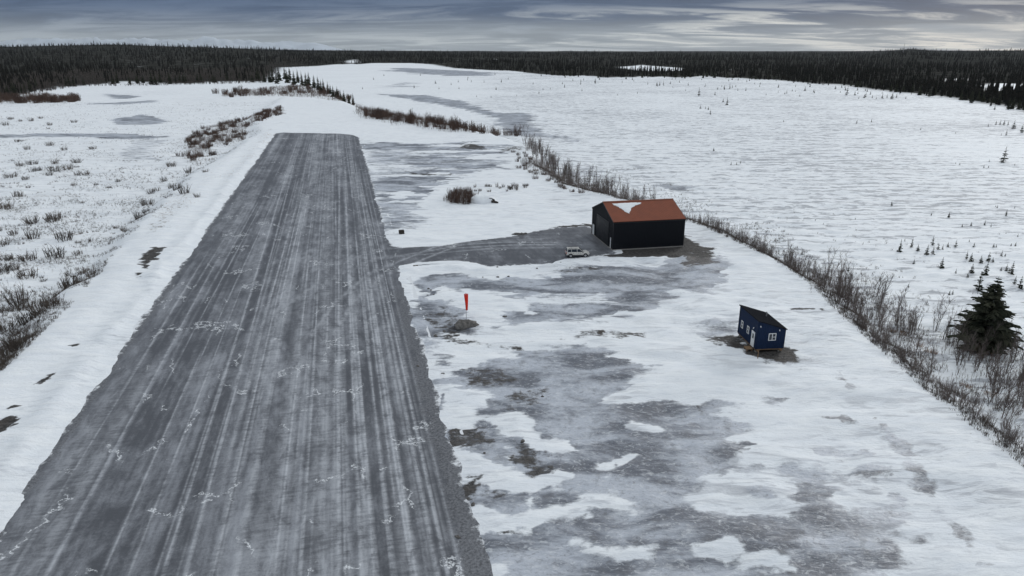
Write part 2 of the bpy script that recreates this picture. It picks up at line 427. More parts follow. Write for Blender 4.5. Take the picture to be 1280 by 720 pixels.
def paint_layers(x, y):
    L = {k: np.zeros(x.shape) for k in ('ice', 'dirt', 'veg', 'forest', 'bog', 'pad')}
    for k, v, poly, soft, amp in PAINT + PONDS:
        P = np.asarray(poly)
        mg = soft + amp * 1.6 + 2
        m = (x > P[:, 0].min() - mg) & (x < P[:, 0].max() + mg) & (y > P[:, 1].min() - mg) & (y < P[:, 1].max() + mg)
        if not m.any():
            continue
        xm, ym = x[m], y[m]
        s = sd_poly(xm, ym, poly) + 1.5 * amp * fbm(xm / (2.2 * amp + .8), ym / (0.9 * amp + .4), 81, 4, .6)
        sf = soft * (2.6 if k == 'ice' else 1.8) * np.clip(1 + .8 * fbm(xm / 7, ym / 4, 83, 3), .3, 2.2)
        a = sst(-sf, sf, s + (.45 * sf if (k == 'ice' and v > .5) else 0))
        L[k][m] = L[k][m] * (1 - a) + v * a
        if k == 'ice' and v < 0.3:
            L['dirt'][m] *= 1 - a
    q = x / np.maximum(y, 5.0)
    sd = sd_poly(x, y, BENCH)
    out = sst(2, 12, -sd)
    e = wood_edge(q) * (1 + 0.04 * fbm(q * 30, q * 0 + .5, 91, 4))
    fo = sst(0.99, 1.03, y / e) * (y > 60)
    left = out * sst(-0.05, -0.13, q) * (1 - fo)
    tus = fbm(x / 14, y / 9, 95, 4)
    L['veg'] = np.maximum(L['veg'], left * np.clip(0.62 + 0.45 * tus, 0.15, 1.0) * (1 - sst(.3, .6, L['ice'])) * (0.45 + 0.55 * sst(520, 180, y)))
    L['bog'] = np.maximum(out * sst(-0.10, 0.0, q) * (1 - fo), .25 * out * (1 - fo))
    L['pad'] = (1 - out) * np.clip(.55 + .5 * fbm(x / 13, y / 9, 97, 3), .1, 1) * (.35 + .65 * sst(-42, -30, x * RN[0] + y * RN[1]))
    # tussocks near the bank of the bog
    near = sst(45, 3, -sd) * out * sst(-0.05, 0.02, q)
    L['veg'] = np.maximum(L['veg'], near * np.clip(.42 + .5 * tus, 0, .8))
    bank = sst(-3, 0, -sd) * sst(9, 3, -sd) * sst(-0.1, 0.05, q)
    L['veg'] = np.maximum(L['veg'], bank * .55)
    clear = np.zeros(x.shape)
    for c in CLEARINGS:
        P = np.asarray(c)
        m = (x > P[:, 0].min() - 80) & (x < P[:, 0].max() + 80) & (y > P[:, 1].min() - 150) & (y < P[:, 1].max() + 150)
        if m.any():
            clear[m] = np.maximum(clear[m], sst(-5, 15, sd_poly(x[m], y[m], c)))
    L['forest'] = fo * (1 - clear)
    return L


CLEARINGS = [polyz([(770, 82), (800, 80), (850, 82), (860, 86), (800, 86)], 0), polyz([(1215, 104), (1240, 101), (1300, 102), (1300, 109), (1240, 110)], 0),
             polyz([(120, 107), (150, 101), (200, 103), (215, 106)], -3), polyz([(1180, 96), (1210, 95), (1212, 98), (1185, 99)], 0),
             polyz([(430, 79), (445, 78), (450, 80), (435, 81)], -3)]


# ------------------------------------------------------------------ object helpers
def link(o, parent=None):
    COL.objects.link(o)
    if parent is not None:
        o.parent = parent
    return o


def tag(o, label=None, cat=None, group=None, kind=None):
    if label: o['label'] = label
    if cat: o['category'] = cat
    if group: o['group'] = group
    if kind: o['kind'] = kind
    return o


def empty(name, loc=(0, 0, 0), rz=0.0):
    e = bpy.data.objects.new(name, None)
    e.empty_display_size = 0.3
    e.location = loc
    e.rotation_euler = (0, 0, rz)
    return link(e)


def np_mesh(name, verts, faces, mat, smooth=False):
    """verts (N,3); faces (M,3) or (M,4) int arrays"""
    me = bpy.data.meshes.new(name)
    verts = np.asarray(verts, np.float32); faces = np.asarray(faces, np.int32)
    k = faces.shape[1]
    me.vertices.add(len(verts)); me.vertices.foreach_set('co', verts.ravel())
    me.loops.add(faces.size); me.loops.foreach_set('vertex_index', faces.ravel())
    me.polygons.add(len(faces))
    me.polygons.foreach_set('loop_start', np.arange(0, faces.size, k, dtype=np.int32))
    me.update(calc_edges=True)
    me.validate()
    if smooth:
        me.polygons.foreach_set('use_smooth', np.ones(len(me.polygons), bool))
    if mat: me.materials.append(mat)
    return me


class MB:
    """collects shapes, then becomes one mesh object"""
    def __init__(self):
        self.v, self.f = [], []

    def add(self, vs, fs):
        b = len(self.v)
        self.v += [tuple(p) for p in vs]
        self.f += [tuple(b + i for i in f) for f in fs]
        return self

    def box(self, x0, x1, y0, y1, z0, z1):
        return self.add([(x0, y0, z0), (x1, y0, z0), (x1, y1, z0), (x0, y1, z0), (x0, y0, z1), (x1, y0, z1), (x1, y1, z1), (x0, y1, z1)],
                        [(0, 3, 2, 1), (4, 5, 6, 7), (0, 1, 5, 4), (1, 2, 6, 5), (2, 3, 7, 6), (3, 0, 4, 7)])

    def tube(self, pts, rads, n=6, cap=True):
        pts = [Vector(p) for p in pts]
        rings = []
        for i, p in enumerate(pts):
            d = (pts[min(i + 1, len(pts) - 1)] - pts[max(i - 1, 0)]).normalized()
            a = d.orthogonal().normalized(); bb = d.cross(a)
            rings.append([p + (a * math.cos(2 * math.pi * k / n) + bb * math.sin(2 * math.pi * k / n)) * rads[i] for k in range(n)])
        vs = [q for r in rings for q in r]
        fs = []
        for i in range(len(pts) - 1):
            for k in range(n):
                fs.append((i * n + k, i * n + (k + 1) % n, (i + 1) * n + (k + 1) % n, (i + 1) * n + k))
        if cap:
            fs.append(tuple(range(n - 1, -1, -1)))
            fs.append(tuple((len(pts) - 1) * n + k for k in range(n)))
        return self.add(vs, fs)

    def prism(self, poly, axis_a, axis_b, thick, origin=(0, 0, 0)):
        """polygon in plane (a,b), extruded along a x b by thick"""
        a, b_ = Vector(axis_a), Vector(axis_b)
        nrm = a.cross(b_).normalized() * thick
        o = Vector(origin)
        lo = [o + a * p[0] + b_ * p[1] for p in poly]
        hi = [p + nrm for p in lo]
        n = len(poly)
        return self.add(lo + hi, [tuple(range(n - 1, -1, -1)), tuple(range(n, 2 * n))] + [(i, (i + 1) % n, n + (i + 1) % n, n + i) for i in range(n)])

    def mesh(self, name, mat, smooth=False):
        me = bpy.data.meshes.new(name)
        me.from_pydata(self.v, [], self.f)
        me.validate()
        if smooth:
            me.polygons.foreach_set('use_smooth', np.ones(len(me.polygons), bool))
        if mat: me.materials.append(mat)
        return me

    def build(self, name, mat, parent=None, smooth=False, bevel=0.0):
        o = bpy.data.objects.new(name, self.mesh(name, mat, smooth))
        if bevel:
            md = o.modifiers.new('bevel', 'BEVEL'); md.width = bevel; md.segments = 2; md.limit_method = 'ANGLE'
        return link(o, parent)


# ------------------------------------------------------------------ materials
def new_mat(name):
    m = bpy.data.materials.new(name)
    m.use_nodes = True
    t = NT(m.node_tree)
    bs = t.n('ShaderNodeBsdfPrincipled')
    out = t.n('ShaderNodeOutputMaterial')
    m.node_tree.links.new(bs.outputs[0], out.inputs[0])
    def put(k, v):
        if isinstance(v, bpy.types.NodeSocket): m.node_tree.links.new(v, bs.inputs[k])
        else: bs.inputs[k].default_value = (*v, 1.0) if isinstance(v, tuple) and len(v) == 3 else v
    return m, t, put


def simple(name, col, rough=0.6, metal=0.0, var=0.15, scale=6.0, spec=0.4, bump=0.0):
    m, t, put = new_mat(name)
    tc = t.n('ShaderNodeTexCoord')
    n = t.noise(tc.outputs['Object'], scale, 5, 0.6)
    put('Base Color', t.mix(t.ramp(n, 0.3, 0.7), tuple(c * (1 - var) for c in col), tuple(min(1, c * (1 + var)) for c in col)))
    put('Roughness', t.ramp(n, 0.2, 0.8, max(0, rough - .08), min(1, rough + .08)))
    put('Metallic', metal); put('Specular IOR Level', spec)
    if bump:
        put('Normal', t.n('ShaderNodeBump', ins={'Height': n, 'Strength': bump, 'Distance': 0.03}).outputs[0])
    return m


def ground_material():
    m, t, put = new_mat('snow_ground')
    pos = t.n('ShaderNodeNewGeometry').outputs['Position']
    at = {k: t.n('ShaderNodeAttribute', attribute_name=k).outputs['Fac'] for k in ('ice', 'dirt', 'veg', 'forest', 'bog', 'pad')}
    n1 = t.noise(pos, 0.55, 6, 0.62)
    n2 = t.noise(t.scale(pos, (0.20, 0.62, 0.3), (0, 0, -0.06)), 1.0, 7, 0.64, 0.5)
    n3 = t.noise(pos, 2.4, 5, 0.70)
    n4 = t.noise(t.scale(pos, (0.95, 2.1, 1.0)), 1.0, 6, 0.70, 0.5)
    # snow
    snow = t.mix(t.ramp(n2, 0.3, 0.7), (0.745, 0.785, 0.83), (0.82, 0.85, 0.875))
    snow = t.mix(t.math('MULTIPLY', t.ramp(n1, 0.50, 0.72), 0.25), snow, (0.66, 0.70, 0.75))
    # wind crust: thin grey sastrugi lines on the pad
    sas = t.noise(t.scale(pos, (0.26, 1.25, 0.3), (0, 0, 0.07)), 1.0, 6, 0.68, 0.7)
    snow = t.mix(t.math('MULTIPLY', t.ramp(sas, 0.50, 0.66, 0, 0.75), at['pad']), snow, (0.46, 0.485, 0.53))
    dr = t.noise(t.scale(pos, (0.11, 0.40, 0.3), (0, 0, 0.12)), 1.0, 6, 0.62, 1.3)
    snow = t.mix(t.math('MULTIPLY', t.ramp(dr, 0.535, 0.64, 0, 0.72), t.math('MULTIPLY', at['pad'], t.ramp(t.n('ShaderNodeSeparateXYZ', ins={0: pos}).outputs[0], 6.0, 14.0))), snow, (0.36, 0.375, 0.41))
    # ice over frozen gravel
    k = t.math('ADD', at['ice'], t.math('MULTIPLY', t.math('SUBTRACT', n2, 0.5), 1.15))
    k = t.math('ADD', k, t.math('MULTIPLY', t.math('SUBTRACT', n4, 0.5), 0.50))
    k = t.math('ADD', k, t.math('MULTIPLY', t.math('SUBTRACT', n3, 0.5), 0.22))
    icef = t.ramp(k, 0.41, 0.67)
    # only where ice was laid at all
    icef = t.math('MULTIPLY', icef, t.ramp(at['ice'], 0.06, 0.28))
    icec = t.mix(t.ramp(t.noise(t.scale(pos, (0.10, 0.22, 0.2)), 1.0, 5, 0.62, 0.4), 0.39, 0.59), (0.122, 0.135, 0.162), (0.45, 0.485, 0.545))
    icec = t.mix(t.ramp(n4, 0.50, 0.72, 0, 0.60), icec, (0.58, 0.60, 0.635))
    icec = t.mix(t.ramp(n1, 0.52, 0.70, 0, 0.5), icec, (0.12, 0.125, 0.137))
    icec = t.mix(t.ramp(n3, 0.56, 0.74, 0, 0.6), icec, (0.10, 0.10, 0.107))
    crust = t.noise(t.scale(pos, (0.8, 1.1, 1)), 1.6, 6, 0.75, 1.2)
    icec = t.mix(t.ramp(crust, 0.53, 0.66, 0, 0.55), icec, (0.66, 0.69, 0.72))
    icec = t.mix(t.ramp(crust, 0.46, 0.34, 0, 0.5), icec, (0.11, 0.115, 0.125))
    col = t.mix(icef, snow, icec)
    # gravel and dirt
    kd = t.math('ADD', at['dirt'], t.math('MULTIPLY', t.math('SUBTRACT', n1, 0.5), 1.3))
    kd = t.math('ADD', kd, t.math('MULTIPLY', t.math('SUBTRACT', n3, 0.5), 0.6))
    kd = t.math('ADD', kd, t.math('MULTIPLY', t.math('SUBTRACT', n4, 0.5), 0.9))
    dirtf = t.math('MULTIPLY', t.ramp(kd, 0.40, 0.72), t.ramp(at['dirt'], 0.05, 0.2))
    dirtc = t.mix(t.ramp(n3, 0.35, 0.65), (0.026, 0.025, 0.025), (0.090, 0.086, 0.083))
    dirtc = t.mix(t.ramp(n1, 0.5, 0.7, 0, .6), dirtc, (0.060, 0.050, 0.043))
    col = t.mix(dirtf, col, dirtc)
    # dead grass and twigs that poke through the snow
    nv = t.noise(pos, 0.95, 5, 0.70)
    nv2 = t.noise(t.scale(pos, (0.8, 1.3, 1)), 3.5, 3, 0.6)
    kv = t.math('ADD', t.math('MULTIPLY', nv, 0.65), t.math('MULTIPLY', nv2, 0.35))
    thr = t.math('SUBTRACT', 0.74, t.math('MULTIPLY', at['veg'], 0.26))
    vegf = t.ramp(t.math('SUBTRACT', kv, thr), 0.0, 0.09, 0, 0.85)
    vegf = t.math('MULTIPLY', vegf, t.ramp(at['veg'], 0.04, 0.2))
    vegc = t.mix(t.ramp(n3, 0.4, 0.6), (0.105, 0.088, 0.075), (0.24, 0.20, 0.165))
    col = t.mix(vegf, col, vegc)
    # bog: hummock shade painted into the snow colour, with strings of sedge
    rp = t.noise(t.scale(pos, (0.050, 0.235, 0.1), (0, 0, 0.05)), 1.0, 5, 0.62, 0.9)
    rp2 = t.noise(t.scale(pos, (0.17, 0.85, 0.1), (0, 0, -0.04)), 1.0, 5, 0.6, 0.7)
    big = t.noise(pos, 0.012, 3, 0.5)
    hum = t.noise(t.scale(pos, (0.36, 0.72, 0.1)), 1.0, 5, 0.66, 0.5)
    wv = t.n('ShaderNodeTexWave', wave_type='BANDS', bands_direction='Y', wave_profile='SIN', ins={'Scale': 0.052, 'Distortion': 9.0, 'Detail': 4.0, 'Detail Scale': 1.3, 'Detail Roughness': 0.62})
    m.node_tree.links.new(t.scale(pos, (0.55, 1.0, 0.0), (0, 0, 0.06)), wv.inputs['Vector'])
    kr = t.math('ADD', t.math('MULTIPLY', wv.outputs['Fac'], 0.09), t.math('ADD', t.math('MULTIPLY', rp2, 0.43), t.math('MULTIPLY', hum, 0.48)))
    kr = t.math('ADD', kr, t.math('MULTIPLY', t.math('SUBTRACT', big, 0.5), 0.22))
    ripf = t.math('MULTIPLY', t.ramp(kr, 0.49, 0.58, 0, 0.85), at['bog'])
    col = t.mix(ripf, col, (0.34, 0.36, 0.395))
    # woodland floor
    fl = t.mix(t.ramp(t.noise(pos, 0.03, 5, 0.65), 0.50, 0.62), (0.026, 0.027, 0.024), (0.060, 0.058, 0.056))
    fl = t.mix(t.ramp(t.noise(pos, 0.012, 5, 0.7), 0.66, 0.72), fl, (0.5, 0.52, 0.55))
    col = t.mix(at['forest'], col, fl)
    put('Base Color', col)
    wet = t.math('MAXIMUM', icef, 0.0)
    put('Roughness', t.ramp(wet, 0, 1, 0.75, 0.42))
    put('Specular IOR Level', t.math('MULTIPLY', t.ramp(wet, 0, 1, 0.20, 0.24), t.math('SUBTRACT', 1.0, at['forest'])))
    hh = t.math('ADD', t.math('MULTIPLY', n3, 0.35), t.math('MULTIPLY', n4, 0.65))
    hh = t.math('ADD', hh, t.math('MULTIPLY', dirtf, t.math('MULTIPLY', n3, 1.2)))
    hh = t.math('ADD', hh, t.math('MULTIPLY', n2, 0.8))
    hh = t.math('ADD', hh, t.math('MULTIPLY', sas, 0.9))
    put('Normal', t.n('ShaderNodeBump', ins={'Height': hh, 'Strength': 0.7, 'Distance': 0.24}).outputs[0])
    return m


def runway_material():
    """packed ice on gravel; frost (tyre and blade streaks) and edge distance are stored on the mesh"""
    m, t, put = new_mat('runway_ice')
    pos = t.n('ShaderNodeNewGeometry').outputs['Position']
    frost = t.n('ShaderNodeAttribute', attribute_name='frost').outputs['Fac']
    lane = t.n('ShaderNodeAttribute', attribute_name='lane').outputs['Fac']
    edge = t.n('ShaderNodeAttribute', attribute_name='edge').outputs['Fac']
    gravel = t.n('ShaderNodeAttribute', attribute_name='gravel').outputs['Fac']
    loc = t.scale(pos, (1, 1, 1), (0, 0, -RW_ANGLE))
    blot = t.noise(t.scale(loc, (0.16, 0.075, 1)), 1.0, 6, 0.66, 0.6)
    mid = t.noise(t.scale(loc, (0.95, 0.30, 1)), 1.0, 6, 0.70, 0.5)
    cross = t.noise(t.scale(loc, (0.6, 2.4, 1)), 1.0, 5, 0.7, 0.4)
    grit = t.noise(pos, 4.0, 5, 0.75)
    v = t.math('ADD', t.math('MULTIPLY', blot, 0.40), t.math('MULTIPLY', mid, 0.26))
    v = t.math('ADD', v, t.math('MULTIPLY', cross, 0.09))
    v = t.math('ADD', v, t.math('MULTIPLY', grit, 0.16))
    v = t.math('ADD', v, t.math('MULTIPLY', lane, 0.12))
    v = t.ramp(v, 0.375, 0.635)
    col = t.mix(v, (0.068, 0.073, 0.085), (0.310, 0.328, 0.362))
    col = t.mix(t.ramp(grit, 0.56, 0.72, 0, 0.45), col, (0.055, 0.056, 0.062))
    # tyre tracks and blade lines of packed snow
    brk = t.math('ADD', t.math('MULTIPLY', cross, 0.5), t.math('MULTIPLY', mid, 0.5))
    fr = t.math('MULTIPLY', frost, t.ramp(brk, 0.36, 0.60, 0.18, 1.0))
    col = t.mix(t.math('MINIMUM', fr, 0.92), col, (0.50, 0.525, 0.565))
    # cracks filled with snow, in scattered crumbs
    nzv = t.n('ShaderNodeTexNoise', ins={'Scale': 0.7, 'Detail': 5.0, 'Roughness': 0.65})
    m.node_tree.links.new(pos, nzv.inputs['Vector'])
    sc_ = t.n('ShaderNodeVectorMath', operation='SCALE', ins={0: nzv.outputs['Color'], 3: 3.0})
    dv = t.n('ShaderNodeVectorMath', operation='ADD', ins={0: t.scale(loc, (1.2, 0.5, 1)), 1: sc_.outputs[0]})
    vor = t.n('ShaderNodeTexVoronoi', feature='DISTANCE_TO_EDGE', ins={'Scale': 0.20, 'Vector': dv.outputs[0]})
    ck = t.ramp(vor.outputs['Distance'], 0.006, 0.026, 1.0, 0.0)
    ck = t.math('MULTIPLY', ck, t.ramp(t.noise(pos, 0.16, 4, 0.65), 0.55, 0.60))
    ck = t.math('MULTIPLY', ck, t.ramp(grit, 0.40, 0.56))
    col = t.mix(t.math('MULTIPLY', ck, 0.9), col, (0.72, 0.75, 0.78))
    # graded gravel along the edges
    gcol = t.mix(t.ramp(grit, 0.35, 0.62), (0.048, 0.050, 0.056), (0.17, 0.178, 0.195))
    col = t.mix(t.math('MULTIPLY', t.ramp(t.math('ADD', gravel, t.math('MULTIPLY', t.math('SUBTRACT', mid, 0.5), 2.4)), 0.30, 0.80), 0.85), col, gcol)
    # snow blown over the edge
    sn = t.noise(pos, 0.8, 7, 0.72)
    sf = t.ramp(t.math('SUBTRACT', sn, t.math('MULTIPLY', edge, 0.22)), 0.44, 0.60)
    sf = t.math('MULTIPLY', sf, t.ramp(edge, 1.3, 0.2))
    col = t.mix(t.math('MULTIPLY', sf, 0.9), col, (0.76, 0.79, 0.825))
    put('Base Color', col)
    put('Roughness', t.ramp(v, 0, 1, 0.50, 0.68))
    put('Specular IOR Level', 0.28)
    hh = t.math('ADD', t.math('MULTIPLY', grit, 0.6), t.math('MULTIPLY', fr, 0.5))
    hh = t.math('ADD', hh, t.math('ADD', cross, mid))
    put('Normal', t.n('ShaderNodeBump', ins={'Height': hh, 'Strength': 0.6, 'Distance': 0.06}).outputs[0])
    return m


def twig_material(name, a, b):
    m, t, put = new_mat(name)
    oi = t.n('ShaderNodeObjectInfo').outputs['Random']
    put('Base Color', t.mix(oi, a, b)); put('Roughness', 1.0); put('Specular IOR Level', 0.05)
    return m


def needle_material(name, a, b):
    m, t, put = new_mat(name)
    pos = t.n('ShaderNodeNewGeometry').outputs['Position']
    put('Base Color', t.mix(t.ramp(t.noise(pos, 0.35, 5, 0.7), 0.3, 0.7), a, b)); put('Roughness', 1.0); put('Specular IOR Level', 0.0)
    return m


M = {
    'ground': ground_material(),
    'runway': runway_material(),
    'twig_grey': twig_material('twig_grey', (0.105, 0.088, 0.082), (0.190, 0.162, 0.150)),
    'twig_red': twig_material('twig_red', (0.074, 0.050, 0.042), (0.125, 0.088, 0.072)),
    'twig_low': twig_material('twig_low', (0.070, 0.060, 0.054), (0.130, 0.108, 0.092)),
    'dry_grass': twig_material('dry_grass', (0.24, 0.135, 0.070), (0.30, 0.19, 0.11)),
    'needle': needle_material('needle', (0.022, 0.028, 0.021), (0.068, 0.070, 0.050)),
    'needle_far': needle_material('needle_far', (0.008, 0.0095, 0.009), (0.028, 0.0265, 0.023)),
    'wood_far': needle_material('wood_far', (0.050, 0.045, 0.042), (0.105, 0.093, 0.086)),
    'bark': simple('bark', (0.06, 0.05, 0.042), 0.9, var=.3, scale=14),
    'steel_black': simple('steel_black', (0.008, 0.0095, 0.013), 0.6, 0.0, .12, 1.2, .2),
    'steel_trim': simple('steel_trim', (0.010, 0.011, 0.014), 0.5, 0.0, .1, 2, .4),
    'roof_brown': simple('roof_brown', (0.225, 0.080, 0.050), 0.65, 0.0, .08, .5, .12),
    'ridge_brown': simple('ridge_brown', (0.19, 0.062, 0.036), 0.5, 0.0, .08, .6, .35),
    'door_black': simple('door_black', (0.009, 0.010, 0.013), 0.5, 0.0, .1, 1, .25),
    'white': simple('white_paint', (0.76, 0.77, 0.77), 0.5, 0, .04, 3),
    'blue': simple('blue_siding', (0.011, 0.024, 0.062), 0.6, 0, .10, 1.5, .15),
    'blue_trim': simple('blue_trim', (0.009, 0.019, 0.048), 0.6, 0, .1, 2, .15),
    'roof_dark': simple('roof_dark', (0.022, 0.023, 0.027), 0.9, 0, .15, 2, .0),
    'glass': simple('glass_dark', (0.03, 0.036, 0.045), 0.08, 0, .05, 2, .6),
    'timber': simple('timber', (0.20, 0.13, 0.075), 0.85, 0, .25, 9),
    'concrete': simple('concrete', (0.28, 0.27, 0.25), 0.9, 0, .15, 5),
    'metal': simple('metal', (0.42, 0.43, 0.44), 0.45, .6, .08, 4),
    'car': simple('car_silver', (0.55, 0.535, 0.50), 0.30, .25, .03, 2, .6),
    'car_dark': simple('car_trim', (0.03, 0.03, 0.032), 0.6, 0, .1, 4),
    'tyre': simple('tyre', (0.022, 0.022, 0.022), 0.85, 0, .2, 12),
    'rim': simple('rim', (0.40, 0.40, 0.41), 0.4, .6, .08, 6),
    'lamp': simple('lamp_clear', (0.65, 0.68, 0.70), 0.15, 0, .03, 3, .6),
    'lamp_red': simple('lamp_red', (0.35, 0.02, 0.015), 0.25, 0, .05, 3, .5),
    'sock': simple('sock_fabric', (0.78, 0.035, 0.015), 0.75, 0, .12, 2.5, .3),
    'snow': simple('snow_pile', (0.79, 0.82, 0.85), 0.75, 0, .04, 1.5, .25, .4),
    'rock': simple('rock', (0.115, 0.110, 0.105), 0.9, 0, .4, 2.5, .3, .8),
    'charred': simple('old_wood', (0.045, 0.038, 0.033), 0.9, 0, .3, 5, .2, .6),
    'steel_tower': simple('steel_tower', (0.30, 0.31, 0.33), 0.6, .3, .05, 3),
    'mountain': simple('mountain_snow', (0.46, 0.51, 0.57), 0.9, 0, .10, .0012, .2),
}

# ------------------------------------------------------------------ the ground
def axis_x():
    h = 0.55
    core = list(np.arange(-76, 62, h))
    r, st = [], h
    x = 62.0
    while x < 12500:
        r.append(x); st = h + 0.034 * (x - 62); x += st
    l = []
    x = -76.0
    while x > -12500:
        x -= h + 0.034 * (-76 - x); l.append(x)
    return np.array(l[::-1] + core + r)


def axis_y():
    ys = list(np.arange(-40, 30, 5.0)) + list(np.arange(30, 130, 0.55))
    y = 130.0
    while y < 15000:
        ys.append(y); y += 0.55 * (y / 130.0) ** 1.42
    return np.array(ys)


gx, gy = axis_x(), axis_y()
GX, GY = np.meshgrid(gx, gy)
fx, fy = GX.ravel(), GY.ravel()
fz = ground_height(fx, fy)
layers = paint_layers(fx, fy)
nx, ny = len(gx), len(gy)
idx = np.arange(nx * ny).reshape(ny, nx)
quads = np.stack([idx[:-1, :-1], idx[:-1, 1:], idx[1:, 1:], idx[1:, :-1]], -1).reshape(-1, 4)
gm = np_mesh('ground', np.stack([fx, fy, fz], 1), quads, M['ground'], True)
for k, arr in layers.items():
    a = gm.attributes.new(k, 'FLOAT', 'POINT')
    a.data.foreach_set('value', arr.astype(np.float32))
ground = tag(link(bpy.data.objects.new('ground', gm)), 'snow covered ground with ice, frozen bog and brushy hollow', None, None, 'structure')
FZ = fz.reshape(ny, nx)


def gz(x, y):
    """height of the ground mesh"""
    i = int(np.clip(np.searchsorted(gx, x) - 1, 0, nx - 2)); j = int(np.clip(np.searchsorted(gy, y) - 1, 0, ny - 2))
    a = (x - gx[i]) / (gx[i + 1] - gx[i]); b = (y - gy[j]) / (gy[j + 1] - gy[j])
    return float((FZ[j, i] * (1 - a) + FZ[j, i + 1] * a) * (1 - b) + (FZ[j + 1, i] * (1 - a) + FZ[j + 1, i + 1] * a) * b)


def gz_arr(x, y):
    i = np.clip(np.searchsorted(gx, x) - 1, 0, nx - 2); j = np.clip(np.searchsorted(gy, y) - 1, 0, ny - 2)
    a = (x - gx[i]) / (gx[i + 1] - gx[i]); b = (y - gy[j]) / (gy[j + 1] - gy[j])
    return (FZ[j, i] * (1 - a) + FZ[j, i + 1] * a) * (1 - b) + (FZ[j + 1, i] * (1 - a) + FZ[j + 1, i + 1] * a) * b


def sheet(name, x, y, z, keep_fn, label):
    """gravel sheet on a grid of plan positions x, y (2-d arrays); cells outside are dropped"""
    sr, sa = sd_poly(x, y, RUNWAY), sd_poly(x, y, APRON)
    n, t = x * RN[0] + y * RN[1], x * RD[0] + y * RD[1]
    r = np.random.default_rng(4)
    frost = np.zeros(x.shape)
    # passes of wheels and plough blades, two wheels each
    for i in range(46):
        n0, sl, am, ph = r.uniform(-28.5, 6.0), r.normal(0, .0045), r.uniform(.1, .5), r.uniform(0, 6.28)
        wd, st_, ga = r.uniform(.07, .17), r.uniform(.30, .95), r.choice([.82, .82, .95, 1.3])
        c = n0 + sl * (t - 120) + am * np.sin(t / r.uniform(45, 110) + ph)
        on = sst(-.15, .25, vn(t / 55 + i * 7.7, t * 0 + i, 401))
        for w_ in (-ga, ga):
            frost = np.maximum(frost, st_ * on * np.exp(-((n - c - w_) / wd) ** 2))
    frost = frost * sst(-2, 2.5, sr) * (1 - .45 * sst(140, 290, t))
    for i in range(9):       # broad pale swaths
        n0, wd = r.uniform(-28, 6), r.uniform(.5, 1.3)
        c = n0 + r.normal(0, .003) * (t - 120)
        frost = np.maximum(frost, .34 * sst(-2, 2.5, sr) * sst(-.2, .4, vn(t / 40 + i * 3.3, t * 0 + i, 403)) * np.exp(-((n - c) / wd) ** 2))
    # turning tracks between runway and driveway
    for line, st_ in (([rw(-6, 92), rw(-3, 104), rw(3, 118), (-15, 133), (-2, 136), (9, 136)], .6), ([rw(-3, 92), rw(0, 104), rw(5, 116), (-12, 131.5), (0, 134), (9, 134.5)], .6),
                      ([rw(-12, 100), rw(-6, 114), rw(4, 126), (-8, 135), (6, 138)], .45), ([rw(-14, 130), rw(-4, 131), rw(6, 127), (-4, 131.5), (8, 132)], .4), ([rw(-8, 150), rw(-2, 140), rw(5, 133), (-6, 136.5), (8, 139.5)], .4)):
        frost = np.maximum(frost, st_ * np.exp(-(d_line(x, y, line) / .35) ** 2))
    lane = fbm(n / 1.7, t / 150, 411, 3) * .5 + fbm(n / .45, t / 60, 413, 3) * .35
    lane2 = fbm((y - .06 * x) / 1.2, x / 60, 415, 3) * .2 - .15
    own = sst(-.5, 2.5, sr)
    lane = lane * own + lane2 * (1 - own)
    gravel = sst(-3.4, -.6, -sr) * sst(118, 100, t) * sst(0, 3, n) + .75 * sst(-1.9, -.3, -sr) * sst(0, -5, n)
    gravel = np.where(sr < -.2, np.maximum(.45 * sst(1.2, .1, sa), 1.0 * sst(3.4, 1.2, sa) * sst(3, 9, x) * sst(130, 134, y)), gravel)
    gravel = np.where(sr < -.2, np.maximum(gravel, sst(9.6, 8.2, np.hypot(x - 25.5, y - 138.1) - .0) * 1.0), gravel)
    ok = keep_fn(sr, sa)
    ny_, nx_ = x.shape
    ix = np.arange(x.size).reshape(x.shape)
    q = np.stack([ix[:-1, :-1], ix[:-1, 1:], ix[1:, 1:], ix[1:, :-1]], -1).reshape(-1, 4)
    q = q[ok.ravel()[q].all(1)]
    used = np.unique(q); remap = np.zeros(x.size, int); remap[used] = np.arange(len(used))
    me = np_mesh(name, np.stack([x.ravel(), y.ravel(), np.zeros(x.size)], 1)[used], remap[q], M['runway'], True)
    for k, arr in (('frost', frost), ('lane', lane), ('edge', np.maximum(sr, sa)), ('gravel', gravel)):
        at = me.attributes.new(k, 'FLOAT', 'POINT')
        at.data.foreach_set('value', arr.ravel()[used].astype(np.float32))
    o = link(bpy.data.objects.new(name, me))
    o.location = (0, 0, z)
    return tag(o, label, None, None, 'structure')


_n, _t = np.meshgrid(np.arange(-32, 11, .16), np.arange(-20, 352, 1.6))
sheet('runway', RN[0] * _n + RD[0] * _t, RN[1] * _n + RD[1] * _t, 0.0, lambda sr, sa: sr > -1.7, 'long icy gravel runway streaked by tyres and plough blades')
_x, _y = np.meshgrid(np.arange(-32, 28, .3), np.arange(112, 158, .3))
sheet('driveway', _x, _y, 0.004, lambda sr, sa: (sa > -1.7) & (sr < 0.6), 'icy gravel driveway leading from the runway to the black hangar')

